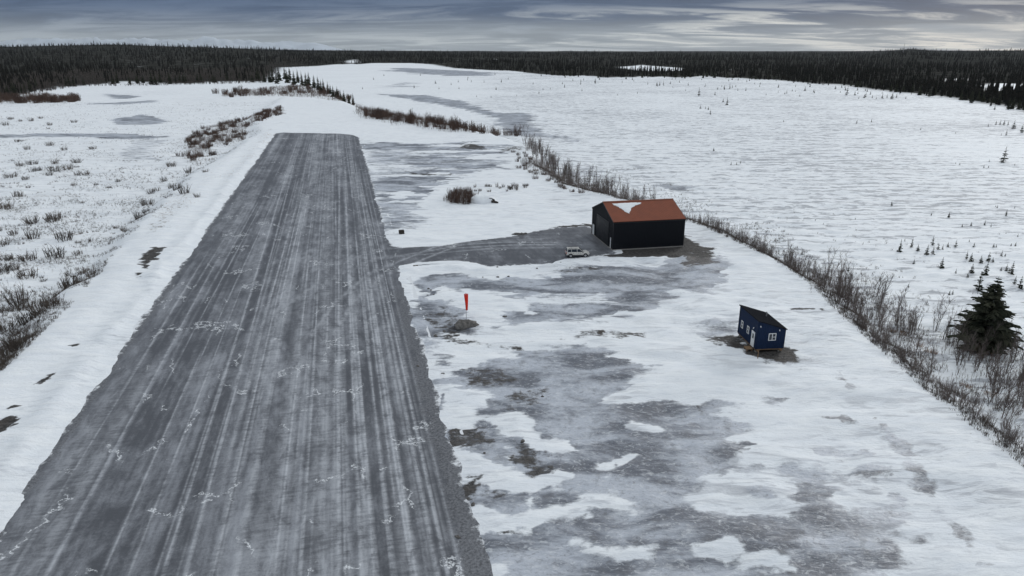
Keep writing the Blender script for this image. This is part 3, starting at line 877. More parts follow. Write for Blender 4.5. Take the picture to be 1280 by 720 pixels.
# ------------------------------------------------------------------ hangar
def ribbed_wall(L, H, pitch=0.3, depth=0.025, top=None):
    """vertical ribbed sheet in x (0..L), z (0..H or top(x)), facing -y"""
    mb = MB()
    xs = []
    x = 0.0
    while x < L - 1e-6:
        xs += [(x, 0), (x + pitch * .68, 0), (x + pitch * .76, -depth), (x + pitch * .92, -depth)]
        x += pitch
    xs = [p for p in xs if p[0] < L] + [(L, 0)]
    if top is not None:
        pk = L / 2
        xs = sorted(xs + [(pk, 0)])
    vs, fs = [], []
    for i, (xx, yy) in enumerate(xs):
        vs += [(xx, yy, 0), (xx, yy, H if top is None else top(xx))]
        if i: fs.append((2 * i - 2, 2 * i, 2 * i + 1, 2 * i - 1))
    return mb.add(vs, fs)


def put(mb, name, mat, parent, loc, rz=0.0, **kw):
    o = mb.build(name, mat, parent, **kw)
    o.location = loc; o.rotation_euler = (0, 0, rz)
    return o


def hangar():
    L, W, HE, HR = 14.7, 13.3, 5.5, 8.0
    zb = 0.0
    root = empty('hangar', (HANGAR_C[0], HANGAR_C[1], zb), HANGAR_R)
    tag(root, 'black metal hangar with a rust brown gable roof beside the parked car', 'hangar')
    hx, hy = L / 2, W / 2
    MB().box(-hx - .12, hx + .12, -hy - .12, hy + .12, -.30, .12).build('foundation', M['concrete'], root)
    gab = lambda x: HE + (HR - HE) * (1 - abs(x - W / 2) / (W / 2))
    put(ribbed_wall(L, HE), 'wall', M['steel_black'], root, (-hx, -hy, .1))
    put(ribbed_wall(L, HE), 'wall', M['steel_black'], root, (hx, hy, .1), math.pi)
    gl = put(ribbed_wall(W, HE, top=gab), 'wall', M['steel_black'], root, (-hx, hy, .1), -math.pi / 2)
    put(ribbed_wall(W, HE, top=gab), 'wall', M['steel_black'], root, (hx, -hy, .1), math.pi / 2)
    # roof slopes: ribbed sheets with overhang
    ov = .12
    run = math.hypot(hy + ov, (HR - HE) * (hy + ov) / hy)
    ang = math.atan2(HR - HE, hy)
    for s in (-1, 1):
        mb = MB()
        pitch, dep = .3, .03
        x = -hx - ov
        prof = []
        while x < hx + ov - 1e-6:
            prof += [(x, 0), (x + pitch * .7, 0), (x + pitch * .77, dep), (x + pitch * .92, dep)]
            x += pitch
        prof = [p for p in prof if p[0] < hx + ov] + [(hx + ov, 0)]
        vs, fs = [], []
        for i, (xx, h) in enumerate(prof):
            vs += [(xx, 0, h), (xx, -run, h), (xx, -run, h - .09), (xx, 0, h - .09)]
            if i:
                a, b = 4 * i - 4, 4 * i
                fs += [(a, a + 1, b + 1, b), (a + 1, a + 2, b + 2, b + 1), (a + 2, a + 3, b + 3, b + 2)]
        n = len(prof) - 1
        fs += [(0, 3, 2, 1), (4 * n, 4 * n + 1, 4 * n + 2, 4 * n + 3)]
        mb.add(vs, fs)
        r = mb.build('roof_slope', M['roof_brown'], root)
        r.location = (0, 0, HR + .19)
        if s > 0:   # front slope (local -y is the front)
            r.rotation_euler = (ang, 0, 0)
        else:
            r.rotation_euler = (ang, 0, math.pi)
        # eave flashing under the sheet
        MB().box(-hx - ov, hx + ov, -.03, .03, -.16, .0).build('eave_flashing', M['steel_trim'], root).location = (0, -s * (hy + ov + .02), HE - .02)
    mb = MB()
    mb.prism([(-.28, -.09), (0, .02), (.28, -.09), (.28, -.06), (0, .06), (-.28, -.06)], (0, 1, 0), (0, 0, 1), L + 2 * ov + .1, (-hx - ov - .05, 0, HR + .24))
    mb.build('ridge_cap', M['ridge_brown'], root)
    for sx in (-1, 1):     # rake boards
        for sy in (-1, 1):
            mb = MB()
            x0 = sx * (hx + ov + .005); x1 = sx * (hx + ov + .045)
            ye = sy * (hy + ov); ze = HE - (HR - HE) * ov / hy
            mb.add([(x0, 0, HR + .02), (x1, 0, HR + .02), (x1, 0, HR + .20), (x0, 0, HR + .20), (x0, ye, ze + .02), (x1, ye, ze + .02), (x1, ye, ze + .20), (x0, ye, ze + .20)],
                   [(0, 1, 2, 3), (4, 7, 6, 5), (0, 4, 5, 1), (1, 5, 6, 2), (2, 6, 7, 3), (3, 7, 4, 0)])
            mb.build('rake_board', M['steel_trim'], root)
    for sx in (-1, 1):
        for sy in (-1, 1):
            MB().box(-.06, .06, -.06, .06, 0, HE).build('corner_trim', M['steel_trim'], root).location = (sx * (hx + .005), sy * (hy + .005), .11)
    # overhead door on the gable that faces the runway
    dr = empty('overhead_door'); dr.parent = root; dr.location = (-hx - .06, -.3, .12)
    tag(dr, 'wide black sectional door')
    for k in range(6):
        MB().box(-.03, .03, -3.6, 3.6, k * .76 + .01, k * .76 + .745).build('panel', M['door_black'], dr, bevel=.012)
    for s in (-1, 1):
        MB().box(-.05, .05, s * 3.7 - .09, s * 3.7 + .09, 0, 4.65).build('jamb', M['steel_trim'], dr)
    MB().box(-.05, .05, -3.8, 3.8, 4.66, 4.84).build('lintel', M['steel_trim'], dr)
    # walk doors
    for yy, wd, lab in ((5.55, 1.0, 'white walk door at the far corner of the gable'), (-5.45, .36, 'narrow white door near the front corner')):
        d = MB().box(-.04, .04, -wd / 2, wd / 2, .02, 2.15).build('door', M['white'], root, bevel=.01)
        d.location = (-hx - .065, yy, .12)
        tag(d, lab)
        MB().box(-.05, -.0, -wd / 2 - .07, wd / 2 + .07, 2.16, 2.24).add([], []).build('frame', M['steel_trim'], d)
        MB().tube([(-.04, wd * .36, 1.02), (-.11, wd * .36, 1.02), (-.11, wd * .2, 1.02)], [.018] * 3, 6).build('handle', M['metal'], d)
    # snow left on the front slope: three-cornered patch
    cs, sn = math.cos(ang), math.sin(ang)
    prof = [(-5.75, .55), (-4.0, .50), (-2.2, .46), (-.6, .50), (.35, .62), (.0, 1.05), (-1.2, 1.55), (-2.3, 2.3), (-2.9, 3.4), (-3.4, 4.2), (-3.9, 3.9), (-4.3, 2.9), (-4.8, 1.9), (-5.55, 1.1)]
    # loop of the outline refined, with a raised middle
    P = np.array(prof); ring = []
    for i in range(len(P)):
        a, b = P[i], P[(i + 1) % len(P)]
        for k in range(4):
            ring.append(a * (1 - k / 4) + b * k / 4)
    ring = np.array(ring)
    cen = np.array([-3.2, 1.45])
    vs, fs = [], []
    for j, (f, h) in enumerate(((1.0, 0.0), (.985, .07), (.9, .12), (.6, .16), (.25, .17))):
        for i, p in enumerate(ring):
            w_ = (1 + .035 * math.sin(i * 2.3) + .03 * math.sin(i * 5.1 + 1)) if j < 3 else 1
            q = cen + (p - cen) * f * w_ + np.array((0, .35))
            vs.append((q[0], -q[1] * cs + h * -sn * .6, -q[1] * sn + h * cs * .6 + HR + .225))
    n = len(ring)
    for j in range(4):
        for i in range(n):
            fs.append((j * n + i, (j + 1) * n + i, (j + 1) * n + (i + 1) % n, j * n + (i + 1) % n))
    fs.append(tuple(4 * n + (n - 1 - i) for i in range(n)))
    sp = MB().add(vs, [tuple(reversed(f)) for f in fs]).build('snow_patch', M['snow'], None, smooth=True)
    sp.location = (HANGAR_C[0], HANGAR_C[1], zb); sp.rotation_euler = (0, 0, HANGAR_R)
    tag(sp, 'three-cornered patch of white snow lying on the brown hangar roof', 'snow patch')


hangar()


# ------------------------------------------------------------------ blue cabin
def cabin():
    l = Vector((-0.8, 5.5)).normalized()
    rz = math.atan2(3.7 * 0 + 0.35, 3.7)       # short wall runs almost across the view
    Wd, Ln, z0, hi, lo = 3.75, 5.6, .45, 3.85, 2.62
    root = empty('cabin', (CABIN_FC[0], CABIN_FC[1], 0.0), rz)
    tag(root, 'small dark blue cabin with a black lean-to roof standing on timber blocks', 'cabin')
    # local x across (0..Wd), local y back (0..Ln)
    def vertical_boards(Lx, hfun, pitch=.22):
        mb = MB(); vs, fs = [], []
        xs, x = [], 0.0
        while x < Lx - 1e-6:
            xs += [(x, 0), (x + pitch * .72, 0), (x + pitch * .80, -.022), (x + pitch * .92, -.022)]; x += pitch
        xs = [p for p in xs if p[0] < Lx] + [(Lx, 0)]
        for i, (xx, yy) in enumerate(xs):
            vs += [(xx, yy, 0), (xx, yy, hfun(xx))]
            if i: fs.append((2 * i - 2, 2 * i, 2 * i + 1, 2 * i - 1))
        return mb.add(vs, fs)
    put(vertical_boards(Wd, lambda x: hi + (lo - hi) * x / Wd), 'wall', M['blue'], root, (0, 0, z0))
    put(vertical_boards(Wd, lambda x: lo + (hi - lo) * x / Wd), 'wall', M['blue'], root, (Wd, Ln, z0), math.pi)
    put(vertical_boards(Ln, lambda x: hi), 'wall', M['blue'], root, (0, Ln, z0), -math.pi / 2)
    put(vertical_boards(Ln, lambda x: lo), 'wall', M['blue'], root, (Wd, 0, z0), math.pi / 2)
    MB().box(.02, Wd - .02, .02, Ln - .02, z0 - .16, z0 + .01).build('floor_frame', M['timber'], root)
    for sx in (.35, Wd - .35):
        MB().box(sx - .14, sx + .14, -.15, Ln + .15, .12, z0 - .165).build('skid', M['timber'], root, bevel=.02)
        for yy in (.3, Ln / 2, Ln - .3):
            MB().box(sx - .25, sx + .25, yy - .22, yy + .22, -.25, .118).build('block', M['concrete'], root, bevel=.02)
    # roof slab with overhang
    ov = .16
    sl = (lo - hi) / Wd
    def zt(x): return z0 + hi + sl * x
    mb = MB()
    a, b = -ov, Wd + ov
    th = .13
    mb.add([(a, -ov, zt(a) + .012), (b, -ov, zt(b) + .012), (b, Ln + ov, zt(b) + .012), (a, Ln + ov, zt(a) + .012),
            (a, -ov, zt(a) + th), (b, -ov, zt(b) + th), (b, Ln + ov, zt(b) + th), (a, Ln + ov, zt(a) + th)],
           [(0, 3, 2, 1), (4, 5, 6, 7), (0, 1, 5, 4), (1, 2, 6, 5), (2, 3, 7, 6), (3, 0, 4, 7)])
    roof = mb.build('roof', M['roof_dark'], root)
    k = .0
    yy = -ov + .02
    while yy < Ln + ov:
        MB().add([(a, yy, zt(a) + th), (b, yy, zt(b) + th), (b, yy + .035, zt(b) + th), (a, yy + .035, zt(a) + th), (a, yy, zt(a) + th + .035), (b, yy, zt(b) + th + .035), (b, yy + .035, zt(b) + th + .035), (a, yy + .035, zt(a) + th + .035)],
                 [(0, 3, 2, 1), (4, 5, 6, 7), (0, 1, 5, 4), (1, 2, 6, 5), (2, 3, 7, 6), (3, 0, 4, 7)]).build('seam', M['roof_dark'], roof)
        yy += .58
    MB().tube([(2.75, 3.6, zt(2.75) + .1), (2.75, 3.6, zt(2.75) + .75)], [.07, .07], 8).build('vent_pipe', M['metal'], root)
    for xx, yy in ((0, 0), (Wd, 0), (0, Ln), (Wd, Ln)):
        MB().box(-.05, .05, -.05, .05, 0, (hi if xx == 0 else lo) - .02).build('corner_trim', M['blue_trim'], root).location = (xx, yy, z0 + .003)
    # windows: frame, panes, mullion
    def window(name, wdt, hgt, loc, rz_, parts):
        wroot = empty(name); wroot.parent = root; wroot.location = loc; wroot.rotation_euler = (0, 0, rz_)
        f = .085
        MB().box(-wdt / 2, wdt / 2, -.06, 0, 0, f).build('frame', M['white'], wroot)
        MB().box(-wdt / 2, wdt / 2, -.06, 0, hgt - f, hgt).build('frame', M['white'], wroot)
        for s in (-1, 1):
            x = s * (wdt / 2 - f / 2)
            MB().box(x - f / 2, x + f / 2, -.062, .002, f + .002, hgt - f - .002).build('frame', M['white'], wroot)
        if parts == 'slider':
            MB().box(-f / 2, f / 2, -.058, 0, f + .002, hgt - f - .002).build('mullion', M['white'], wroot)
            MB().box(f / 2 + .002, wdt / 2 - f - .002, -.052, 0, hgt * .45, hgt * .45 + .06).build('rail', M['white'], wroot)
            MB().box(-wdt / 2 + f, -f / 2, -.03, -.01, f, hgt - f).build('pane', M['glass'], wroot)
            MB().box(f / 2, wdt / 2 - f, -.03, -.01, f, hgt - f).build('pane', M['glass'], wroot)
        else:
            MB().box(-wdt / 2 + f + .002, wdt / 2 - f - .002, -.055, 0, hgt * .5 - .03, hgt * .5 + .03).build('rail', M['white'], wroot)
            MB().box(-wdt / 2 + f, wdt / 2 - f, -.03, -.01, f, hgt * .5 - .03).build('pane', M['glass'], wroot)
            MB().box(-wdt / 2 + f, wdt / 2 - f, -.03, -.01, hgt * .5 + .03, hgt - f).build('pane', M['glass'], wroot)
        return wroot
    window('window', 1.0, 1.0, (2.05, -.025, z0 + 1.15), 0, 'slider')
    window('window', .62, 1.0, (-.025, 2.55, z0 + 1.15), -math.pi / 2, 'hung')
    window('window', .62, 1.0, (-.025, 4.45, z0 + 1.15), -math.pi / 2, 'hung')
    # door with a half light
    d = MB().box(-.46, .46, -.07, .0, 0, 2.08).build('door', M['white'], root, bevel=.01)
    d.location = (-.025, .92, z0 + .04); d.rotation_euler = (0, 0, -math.pi / 2)
    MB().box(-.12, .26, -.085, -.068, 1.15, 1.8).build('pane', M['glass'], d)
    MB().tube([(.36, -.07, 1.0), (.36, -.14, 1.0)], [.03, .035], 8).build('handle', M['metal'], d)
    # step and outdoor lamps
    st = MB().box(-.95, -.12, .45, 1.4, .18, .32)
    st.box(-.90, -.78, .5, .62, -.15, .18); st.box(-.90, -.78, 1.23, 1.35, -.15, .18); st.box(-.26, -.14, .5, .62, -.15, .18); st.box(-.26, -.14, 1.23, 1.35, -.15, .18)
    st.build('step', M['timber'], root)
    for loc, r_ in (((.32, -.03, z0 + 3.2), 0), ((2.9, -.03, z0 + 2.6), 0), ((-.03, .92, z0 + 2.62), -math.pi / 2)):
        q = MB().tube([(0, -.02, 0), (0, -.10, 0)], [.05, .05], 8).tube([(0, -.10, .03), (0, -.12, -.14)], [.06, .05], 8).build('outdoor_lamp', M['white'], root)
        q.location = loc; q.rotation_euler = (0, 0, r_)
    # stake by the corner
    s = MB().tube([(0, 0, -.25), (0, 0, .95)], [.05, .05], 6).build('wooden_post', M['timber'])
    px, py = G(947, 448.5)
    s.location = (px, py, gz(px, py))
    tag(s, 'short wooden post standing in the dirt in front of the blue cabin', 'post')


cabin()


# ------------------------------------------------------------------ car
def suv():
    x, y = G(721.5, 320.4)
    root = empty('car', (x, y, 0.008), math.radians(4))
    tag(root, 'silver sport utility car parked on the driveway beside the black hangar', 'car')
    # lower body lofted along x (rear -2.25 .. front 2.25)
    st = [(-2.25, .62, .50, .92), (-2.18, .80, .40, 1.00), (-1.6, .90, .36, 1.02), (-.4, .91, .34, 1.02), (.75, .91, .34, 1.01), (1.2, .90, .36, .99), (1.9, .86, .38, .92), (2.17, .76, .42, .82), (2.25, .58, .50, .72)]
    def ring(x_, hw, zb, zt):
        return [(x_, -hw * .92, zb), (x_, hw * .92, zb), (x_, hw, zb + .14), (x_, hw, zt - .14), (x_, hw * .93, zt), (x_, -hw * .93, zt), (x_, -hw, zt - .14), (x_, -hw, zb + .14)]
    vs = [p for s in st for p in ring(*s)]
    fs = []
    for i in range(len(st) - 1):
        for k in range(8):
            fs.append((i * 8 + k, (i + 1) * 8 + k, (i + 1) * 8 + (k + 1) % 8, i * 8 + (k + 1) % 8))
    fs += [tuple(range(8)), tuple((len(st) - 1) * 8 + 7 - k for k in range(8))]
    body = MB().add(vs, fs).build('body', M['car'], root, bevel=.03)
    # greenhouse
    g = [(-2.15, .80, .70), (-1.95, .80, .62), (-1.2, .80, .62), (.15, .80, .62)]
    top = 1.70
    base = 1.0
    low_ = [(-2.17, .84), (1.12, .84)]
    cab = MB().add([(-2.17, -.83, base), (1.15, -.83, base), (1.15, .83, base), (-2.17, .83, base), (-1.98, -.66, top), (.22, -.66, top), (.22, .66, top), (-1.98, .66, top)],
                   [(0, 3, 2, 1), (4, 5, 6, 7), (0, 1, 5, 4), (1, 2, 6, 5), (2, 3, 7, 6), (3, 0, 4, 7)]).build('cabin_roof', M['car'], root, bevel=.05)
    def pane(p, name='window'):
        c = sum((Vector(q) for q in p), Vector()) / 4
        n = (Vector(p[1]) - Vector(p[0])).cross(Vector(p[3]) - Vector(p[0])).normalized()
        vs = [Vector(q) + n * .012 for q in p] + [Vector(q) - n * .02 for q in p]
        MB().add(vs, [(0, 1, 2, 3), (7, 6, 5, 4), (0, 4, 5, 1), (1, 5, 6, 2), (2, 6, 7, 3), (3, 7, 4, 0)]).build(name, M['glass'], root)
    def sidept(x_, f, s):     # point on the slanted cabin side
        return (x_, s * (.83 - .17 * f), base + (top - base) * f)
    for s in (-1, 1):
        for xa, xb, xc, xd in ((-1.98, -1.28, -1.28, -1.86), (-1.18, -.22, -.22, -1.18), (-.12, .92, .30, -.12)):
            p = [sidept(xa, .10, s), sidept(xb, .10, s), sidept(xc, .84, s), sidept(xd, .84, s)]
            pane(p if s < 0 else [p[1], p[0], p[3], p[2]])
    f0, f1 = .12, .88
    fx_ = lambda f: 1.15 - .93 * f
    pane([(fx_(f0), -.74, base + .7 * f0), (fx_(f0), .74, base + .7 * f0), (fx_(f1), .62, base + .7 * f1), (fx_(f1), -.62, base + .7 * f1)], 'windscreen')
    rx = lambda f: -2.17 + .19 * f
    pane([(rx(f0), .72, base + .7 * f0), (rx(f0), -.72, base + .7 * f0), (rx(f1), -.6, base + .7 * f1), (rx(f1), .6, base + .7 * f1)], 'rear_window')
    for s in (-1, 1):
        MB().box(-1.75, .55 - .6, s * .58 - .025, s * .58 + .025, 1.73, 1.77).box(-1.6, -1.54, s * .58 - .02, s * .58 + .02, 1.69, 1.731).box(-.3, -.24, s * .58 - .02, s * .58 + .02, 1.69, 1.731).build('roof_rail', M['car_dark'], root)
        MB().box(-2.0, 1.95, s * .905 - .012, s * .905 + .012, .36, .52).build('side_skirt', M['car_dark'], root)
        MB().box(.82, .98, s * .98 - .10, s * .98 + .10, 1.02, 1.16).build('mirror', M['car_dark'], root, bevel=.02)
        MB().box(2.12, 2.235, s * .56 - .16, s * .56 + .16, .68, .80).build('headlight', M['lamp'], root, bevel=.02)
        MB().box(-2.265, -2.14, s * .70 - .10, s * .70 + .10, .72, 1.02).build('tail_light', M['lamp_red'], root, bevel=.02)
        for hxx in (-1.0, -.02):
            MB().box(hxx, hxx + .2, s * .915 - .015, s * .915 + .015, .86, .90).build('door_handle', M['car_dark'], root)
    MB().box(2.16, 2.30, -.78, .78, .42, .58).build('bumper', M['car_dark'], root, bevel=.03)
    MB().box(-2.33, -2.18, -.80, .80, .42, .60).build('bumper', M['car_dark'], root, bevel=.03)
    MB().box(2.2, 2.262, -.36, .36, .62, .74).build('grille', M['car_dark'], root)
    for xx in (-1.38, 1.42):
        for s in (-1, 1):
            wroot = empty('wheel'); wroot.parent = root; wroot.location = (xx, s * .80, .36)
            arch = MB().tube([(xx, s * .70, .40), (xx, s * .914, .40)], [.43, .43], 20).build('wheel_arch', M['car_dark'], root)
            t = MB(); t.tube([(0, s * -.10, 0), (0, s * -.08, 0), (0, s * .10, 0), (0, s * .125, 0)], [.30, .36, .36, .31], 20).build('tyre', M['tyre'], wroot, smooth=False)
            MB().tube([(0, s * .11, 0), (0, s * .135, 0), (0, s * .14, 0)], [.22, .22, .08], 12).build('rim', M['rim'], wroot)
    return root


suv()


# ------------------------------------------------------------------ windsock
def windsock():
    x, y = -6.6, 93.2
    root = empty('windsock', (x, y, gz(x, y)))
    tag(root, 'limp red windsock hanging from a thin pole beside the runway', 'windsock')
    MB().tube([(0, 0, -.3), (0, 0, 4.25)], [.04, .03], 8).build('pole', M['metal'], root)
    MB().tube([(0, 0, 4.2), (.06, -.22, 4.2)], [.025, .025], 6).build('swivel_arm', M['metal'], root)
    ringp = [(.06 + .30 * math.cos(a), -.42 + .24 * math.sin(a), 4.18) for a in [2 * math.pi * k / 16 for k in range(17)]]
    MB().tube(ringp, [.02] * 17, 5, cap=False).build('hoop', M['metal'], root)
    mb = MB(); vs, fs = [], []
    n, rows = 14, 10
    for j in range(rows):
        f = j / (rows - 1)
        r = .31 * (1 - f) + .13 * f
        for k in range(n):
            a = 2 * math.pi * k / n
            fold = 1 + (.16 * f + .04) * math.sin(3 * a + 2.5 * f)
            vs.append((.06 + .05 * f + r * fold * math.cos(a), -.42 + .05 * f + .75 * r * fold * math.sin(a), 4.2 - 2.45 * f))
    for j in range(rows - 1):
        for k in range(n):
            fs.append((j * n + k, (j + 1) * n + k, (j + 1) * n + (k + 1) % n, j * n + (k + 1) % n))
    s = mb.add(vs, fs).build('sock', M['sock'], root, smooth=True)
    md = s.modifiers.new('cloth', 'SOLIDIFY'); md.thickness = .012


windsock()


# ------------------------------------------------------------------ rocks, mounds, logs
def blob(rx, ry, rz, seed, rough=.28, nu=22, nv=11, flat=-.25):
    r = np.random.default_rng(seed)
    vs, fs = [], []
    o = r.uniform(-50, 50, 2)
    for j in range(nv + 1):
        th = math.pi / 2 - (math.pi * .62) * j / nv
        for i in range(nu):
            ph = 2 * math.pi * i / nu
            d = np.array([math.cos(th) * math.cos(ph), math.cos(th) * math.sin(ph), math.sin(th)])
            k = 1 + rough * float(fbm(np.array([d[0] * 1.7 + o[0] + d[2]]), np.array([d[1] * 1.7 + o[1] - d[2]]), seed, 4)[0])
            vs.append((d[0] * rx * k, d[1] * ry * k, d[2] * rz * k))
    for j in range(nv):
        for i in range(nu):
            fs.append((j * nu + i, (j + 1) * nu + i, (j + 1) * nu + (i + 1) % nu, j * nu + (i + 1) % nu))
    return MB().add(vs, [f for f in fs])


def place(mb, name, mat, xy, label, cat, sink=0.0, rz=0.0, group=None, smooth=True):
    o = mb.build(name, mat, None, smooth=smooth)
    o.location = (xy[0], xy[1], gz(*xy) - sink); o.rotation_euler = (0, 0, rz)
    return tag(o, label, cat, group)


place(blob(1.6, 1.2, .80, 5, .55), 'gravel_mound', M['rock'], G(581, 407), 'dark heap of gravel below the red windsock', 'mound', .1)
place(blob(3.3, 2.2, 1.9, 9, .35), 'snow_mound', M['snow'], G(603, 252), 'white snow mound with dark logs on it beside red-brown brush', 'mound', .15)
_mx, _my = G(609, 252)
for i, (dx, dy, dz, L_, az, tilt, r_) in enumerate(((.6, -.8, 1.25, 3.0, -.5, .25, .22), (1.4, -1.2, .75, 2.6, -.75, .35, .24), (.0, -1.1, 1.3, 2.0, -.25, .10, .18), (2.0, -1.7, .30, 1.8, -.2, .12, .28))):
    lg = MB().tube([(-L_ / 2, 0, L_ / 2 * tilt), (0, .05, .04), (L_ / 2, 0, -L_ / 2 * tilt)], [r_, r_ * .95, r_ * .75], 8).build('log', M['charred'])
    lg.location = (_mx + dx, _my + dy, gz(_mx + dx, _my + dy) + dz * .9); lg.rotation_euler = (0, 0, az)
    tag(lg, 'dark weathered log lying on the snow mound', 'log', 'logs on the snow mound')
bx0, by0 = G(502, 291.5)
o = MB().box(-.55, .55, -.4, .4, -.1, .75).build('crate', M['charred'], None, bevel=.04)
o.location = (bx0, by0, gz(bx0, by0)); o.rotation_euler = (0, 0, .3)
tag(o, 'small dark crate standing alone on the snow beside the runway', 'crate')
for i, (px, py, L_) in enumerate(((645, 293.6, 1.7), (652, 293.2, 1.3), (656.5, 292.6, .8))):
    q = G(px, py)
    o = blob(L_ * .55, .35, .38, 60 + i, .4, 12, 6).build('rubble_block', M['rock'])
    o.location = (q[0], q[1], gz(*q)); tag(o, 'dark rubble lump on the snowy verge of the driveway', 'rock', 'rubble along the driveway verge')
ROCKS = zoomed([(80, 325), (95, 322), (160, 452), (175, 462), (155, 488), (190, 490), (548, 335), (466, 388), (548, 390), (610, 388), (590, 612), (200, 712), (330, 712), (770, 350), (905, 312)], 500, 260, 4.5) + \
        zoomed([(100, 42), (160, 42), (238, 378), (162, 610), (120, 150), (205, 520), (345, 345), (400, 215), (125, 30), (50, 130)], 500, 400, 2.25)
for i, (px, py) in enumerate(ROCKS):
    q = G(px, py)
    s = random.uniform(.12, .26)
    o = blob(s * 1.3, s, s * .7, 100 + i, .5, 10, 6).build('rock', M['rock'])
    o.location = (q[0], q[1], gz(*q) + .02); o.rotation_euler = (0, 0, random.uniform(0, 6))
    tag(o, 'small dark frozen clod of gravel on the icy pad', 'rock', 'clods of gravel scattered over the pad')


# ------------------------------------------------------------------ shrubs
def stem(mb, p, d, L_, r, bend, segs=3, n=3):
    pts, rr = [Vector(p)], [r]
    d = Vector(d).normalized()
    for i in range(segs):
        d = (d + Vector((random.uniform(-bend, bend), random.uniform(-bend, bend), random.uniform(0, bend)))).normalized()
        pts.append(pts[-1] + d * L_ / segs); rr.append(r * (1 - .8 * (i + 1) / segs))
    mb.tube(pts, rr, n, cap=False)
    return pts, d


def shrub_mesh(name, mat, h, stems, spread, lean, twigs, r0, seed, lift=.3):
    random.seed(seed)
    mb = MB()
    for s in range(stems):
        a = random.uniform(0, 2 * math.pi); rad = spread * math.sqrt(random.random())
        base = (rad * math.cos(a) * .6, rad * math.sin(a) * .6, -.12)
        ln = random.uniform(.15, 1) * lean
        d = (math.cos(a) * ln, math.sin(a) * ln, 1)
        L_ = h * random.uniform(.55, 1.08)
        pts, dd = stem(mb, base, d, L_, r0 * random.uniform(.7, 1.2), .16, 4)
        for k in range(twigs):
            j = random.randint(1, len(pts) - 2); f = random.random()
            p = pts[j] * (1 - f) + pts[j + 1] * f
            aa = random.uniform(0, 2 * math.pi)
            stem(mb, p, (math.cos(aa) * .75, math.sin(aa) * .75, random.uniform(.5, 1.3)), L_ * random.uniform(.16, lift), r0 * .42, .2, 2)
    return mb.mesh(name, mat)


WILLOW = [shrub_mesh('willow', M['twig_grey'], 3.2, 15, 1.0, .26, 9, .040, 100 + i) for i in range(6)]
SAPLING = [shrub_mesh('sapling', M['twig_grey'], 5.0, 4, .6, .10, 30, .055, 200 + i, .30) for i in range(5)]
REDBRUSH = [shrub_mesh('red_brush', M['twig_red'], 2.4, 44, 2.0, .34, 7, .055, 300 + i) for i in range(5)]
LOWBUSH = [shrub_mesh('low_bush', M['twig_low'], .75 + .14 * (i % 4), 26 + 9 * (i % 3), .6 + .22 * (i % 3), .45 + .15 * (i % 4), 5, .030, 400 + i, .4) for i in range(9)]
FARBRUSH = [shrub_mesh('far_brush', M['twig_red'], 3.6, 26, 2.6, .25, 8, .10, 500 + i) for i in range(4)]
TUFT = [shrub_mesh('grass_tuft', M['dry_grass'], .8, 50, .7, .6, 0, .018, 600 + i) for i in range(2)]
random.seed(21)


def plant(meshes, name, x, y, s, sz, label, cat, group, sink=.05):
    o = bpy.data.objects.new(name, random.choice(meshes))
    o.location = (x, y, gz(x, y) - sink)
    o.rotation_euler = (random.uniform(-.06, .06), random.uniform(-.06, .06), random.uniform(0, 6.28))
    o.scale = (s, s, sz)
    return tag(link(o), label, cat, group)


def along(line, n, off0, off1, z=0.0, world=False):
    pts = np.array(line if world else polyz(line, z))
    seg = np.hypot(*(pts[1:] - pts[:-1]).T); cum = np.r_[0, np.cumsum(seg)]
    for i in range(n):
        d = (i + random.random()) / n * cum[-1]
        j = min(int(np.searchsorted(cum, d, 'right')) - 1, len(seg) - 1)
        f = (d - cum[j]) / seg[j]
        p = pts[j] * (1 - f) + pts[j + 1] * f
        t = (pts[j + 1] - pts[j]) / seg[j]
        o = random.uniform(off0, off1)
        yield p[0] + t[1] * o, p[1] - t[0] * o        # offset to the right of the walking direction


# bank between hangar and the frame's near end, walked towards the viewer: bog lies to the left
EDGE_NEAR = [(40.5, 152), (47, 128), (49.5, 112), (48.2, 93), (47.6, 75), (47.4, 64), (47.8, 50)]
for x, y in along([(40.8, 152), (45, 138), (48, 126)], 26, -4.0, -1.0, world=True):
    plant(WILLOW, 'willow_shrub', x, y, random.uniform(.7, 1.0), random.uniform(.65, 1.05), 'bare willow shrub on the snowy bank close behind the hangar corner', 'shrub', 'willows on the bank behind the hangar')
for x, y in along([(48, 126), (50, 112), (49.5, 95)], 62, -12, -1.2, world=True):
    plant(WILLOW + SAPLING[:3], 'willow_shrub', x, y, random.uniform(.7, 1.1), random.uniform(.7, 1.15), 'bare grey willow thicket on the bank beyond the blue cabin', 'shrub', 'willows on the bank beyond the cabin')
for x, y in along([(49, 95), (48.6, 75), (48.3, 62), (48.8, 48)], 64, -3.2, .0, world=True):
    plant(WILLOW, 'willow_shrub', x, y, random.uniform(.45, .8), random.uniform(.30, .72), 'short bare willow on the lip of the gravel pad', 'shrub', 'short willows on the lip of the pad')
for x, y in along([(50, 95), (50, 75), (50, 62), (51, 48)], 80, -20, -3.5, world=True):
    plant(WILLOW + SAPLING[:2], 'willow_shrub', x, y, random.uniform(.6, 1.0), random.uniform(.5, 1.0), 'bare willow below the pad near the large dark spruce', 'shrub', 'willows below the pad near the large spruce')
for px, py in ((1195, 430), (1210, 445), (1200, 455), (1222, 462), (1235, 470), (1245, 480), (1258, 462), (1265, 450), (1262, 495), (1240, 500), (1275, 505), (1252, 520), (1228, 440), (1272, 480), (1180, 420), (1170, 408)):
    x, y = G(px, py, -2.6)
    plant(SAPLING, 'bare_sapling', x, y, random.uniform(.8, 1.1), random.uniform(.75, 1.05), 'tall bare grey sapling crowded round the foot of the large spruce', 'sapling', 'saplings round the large spruce')
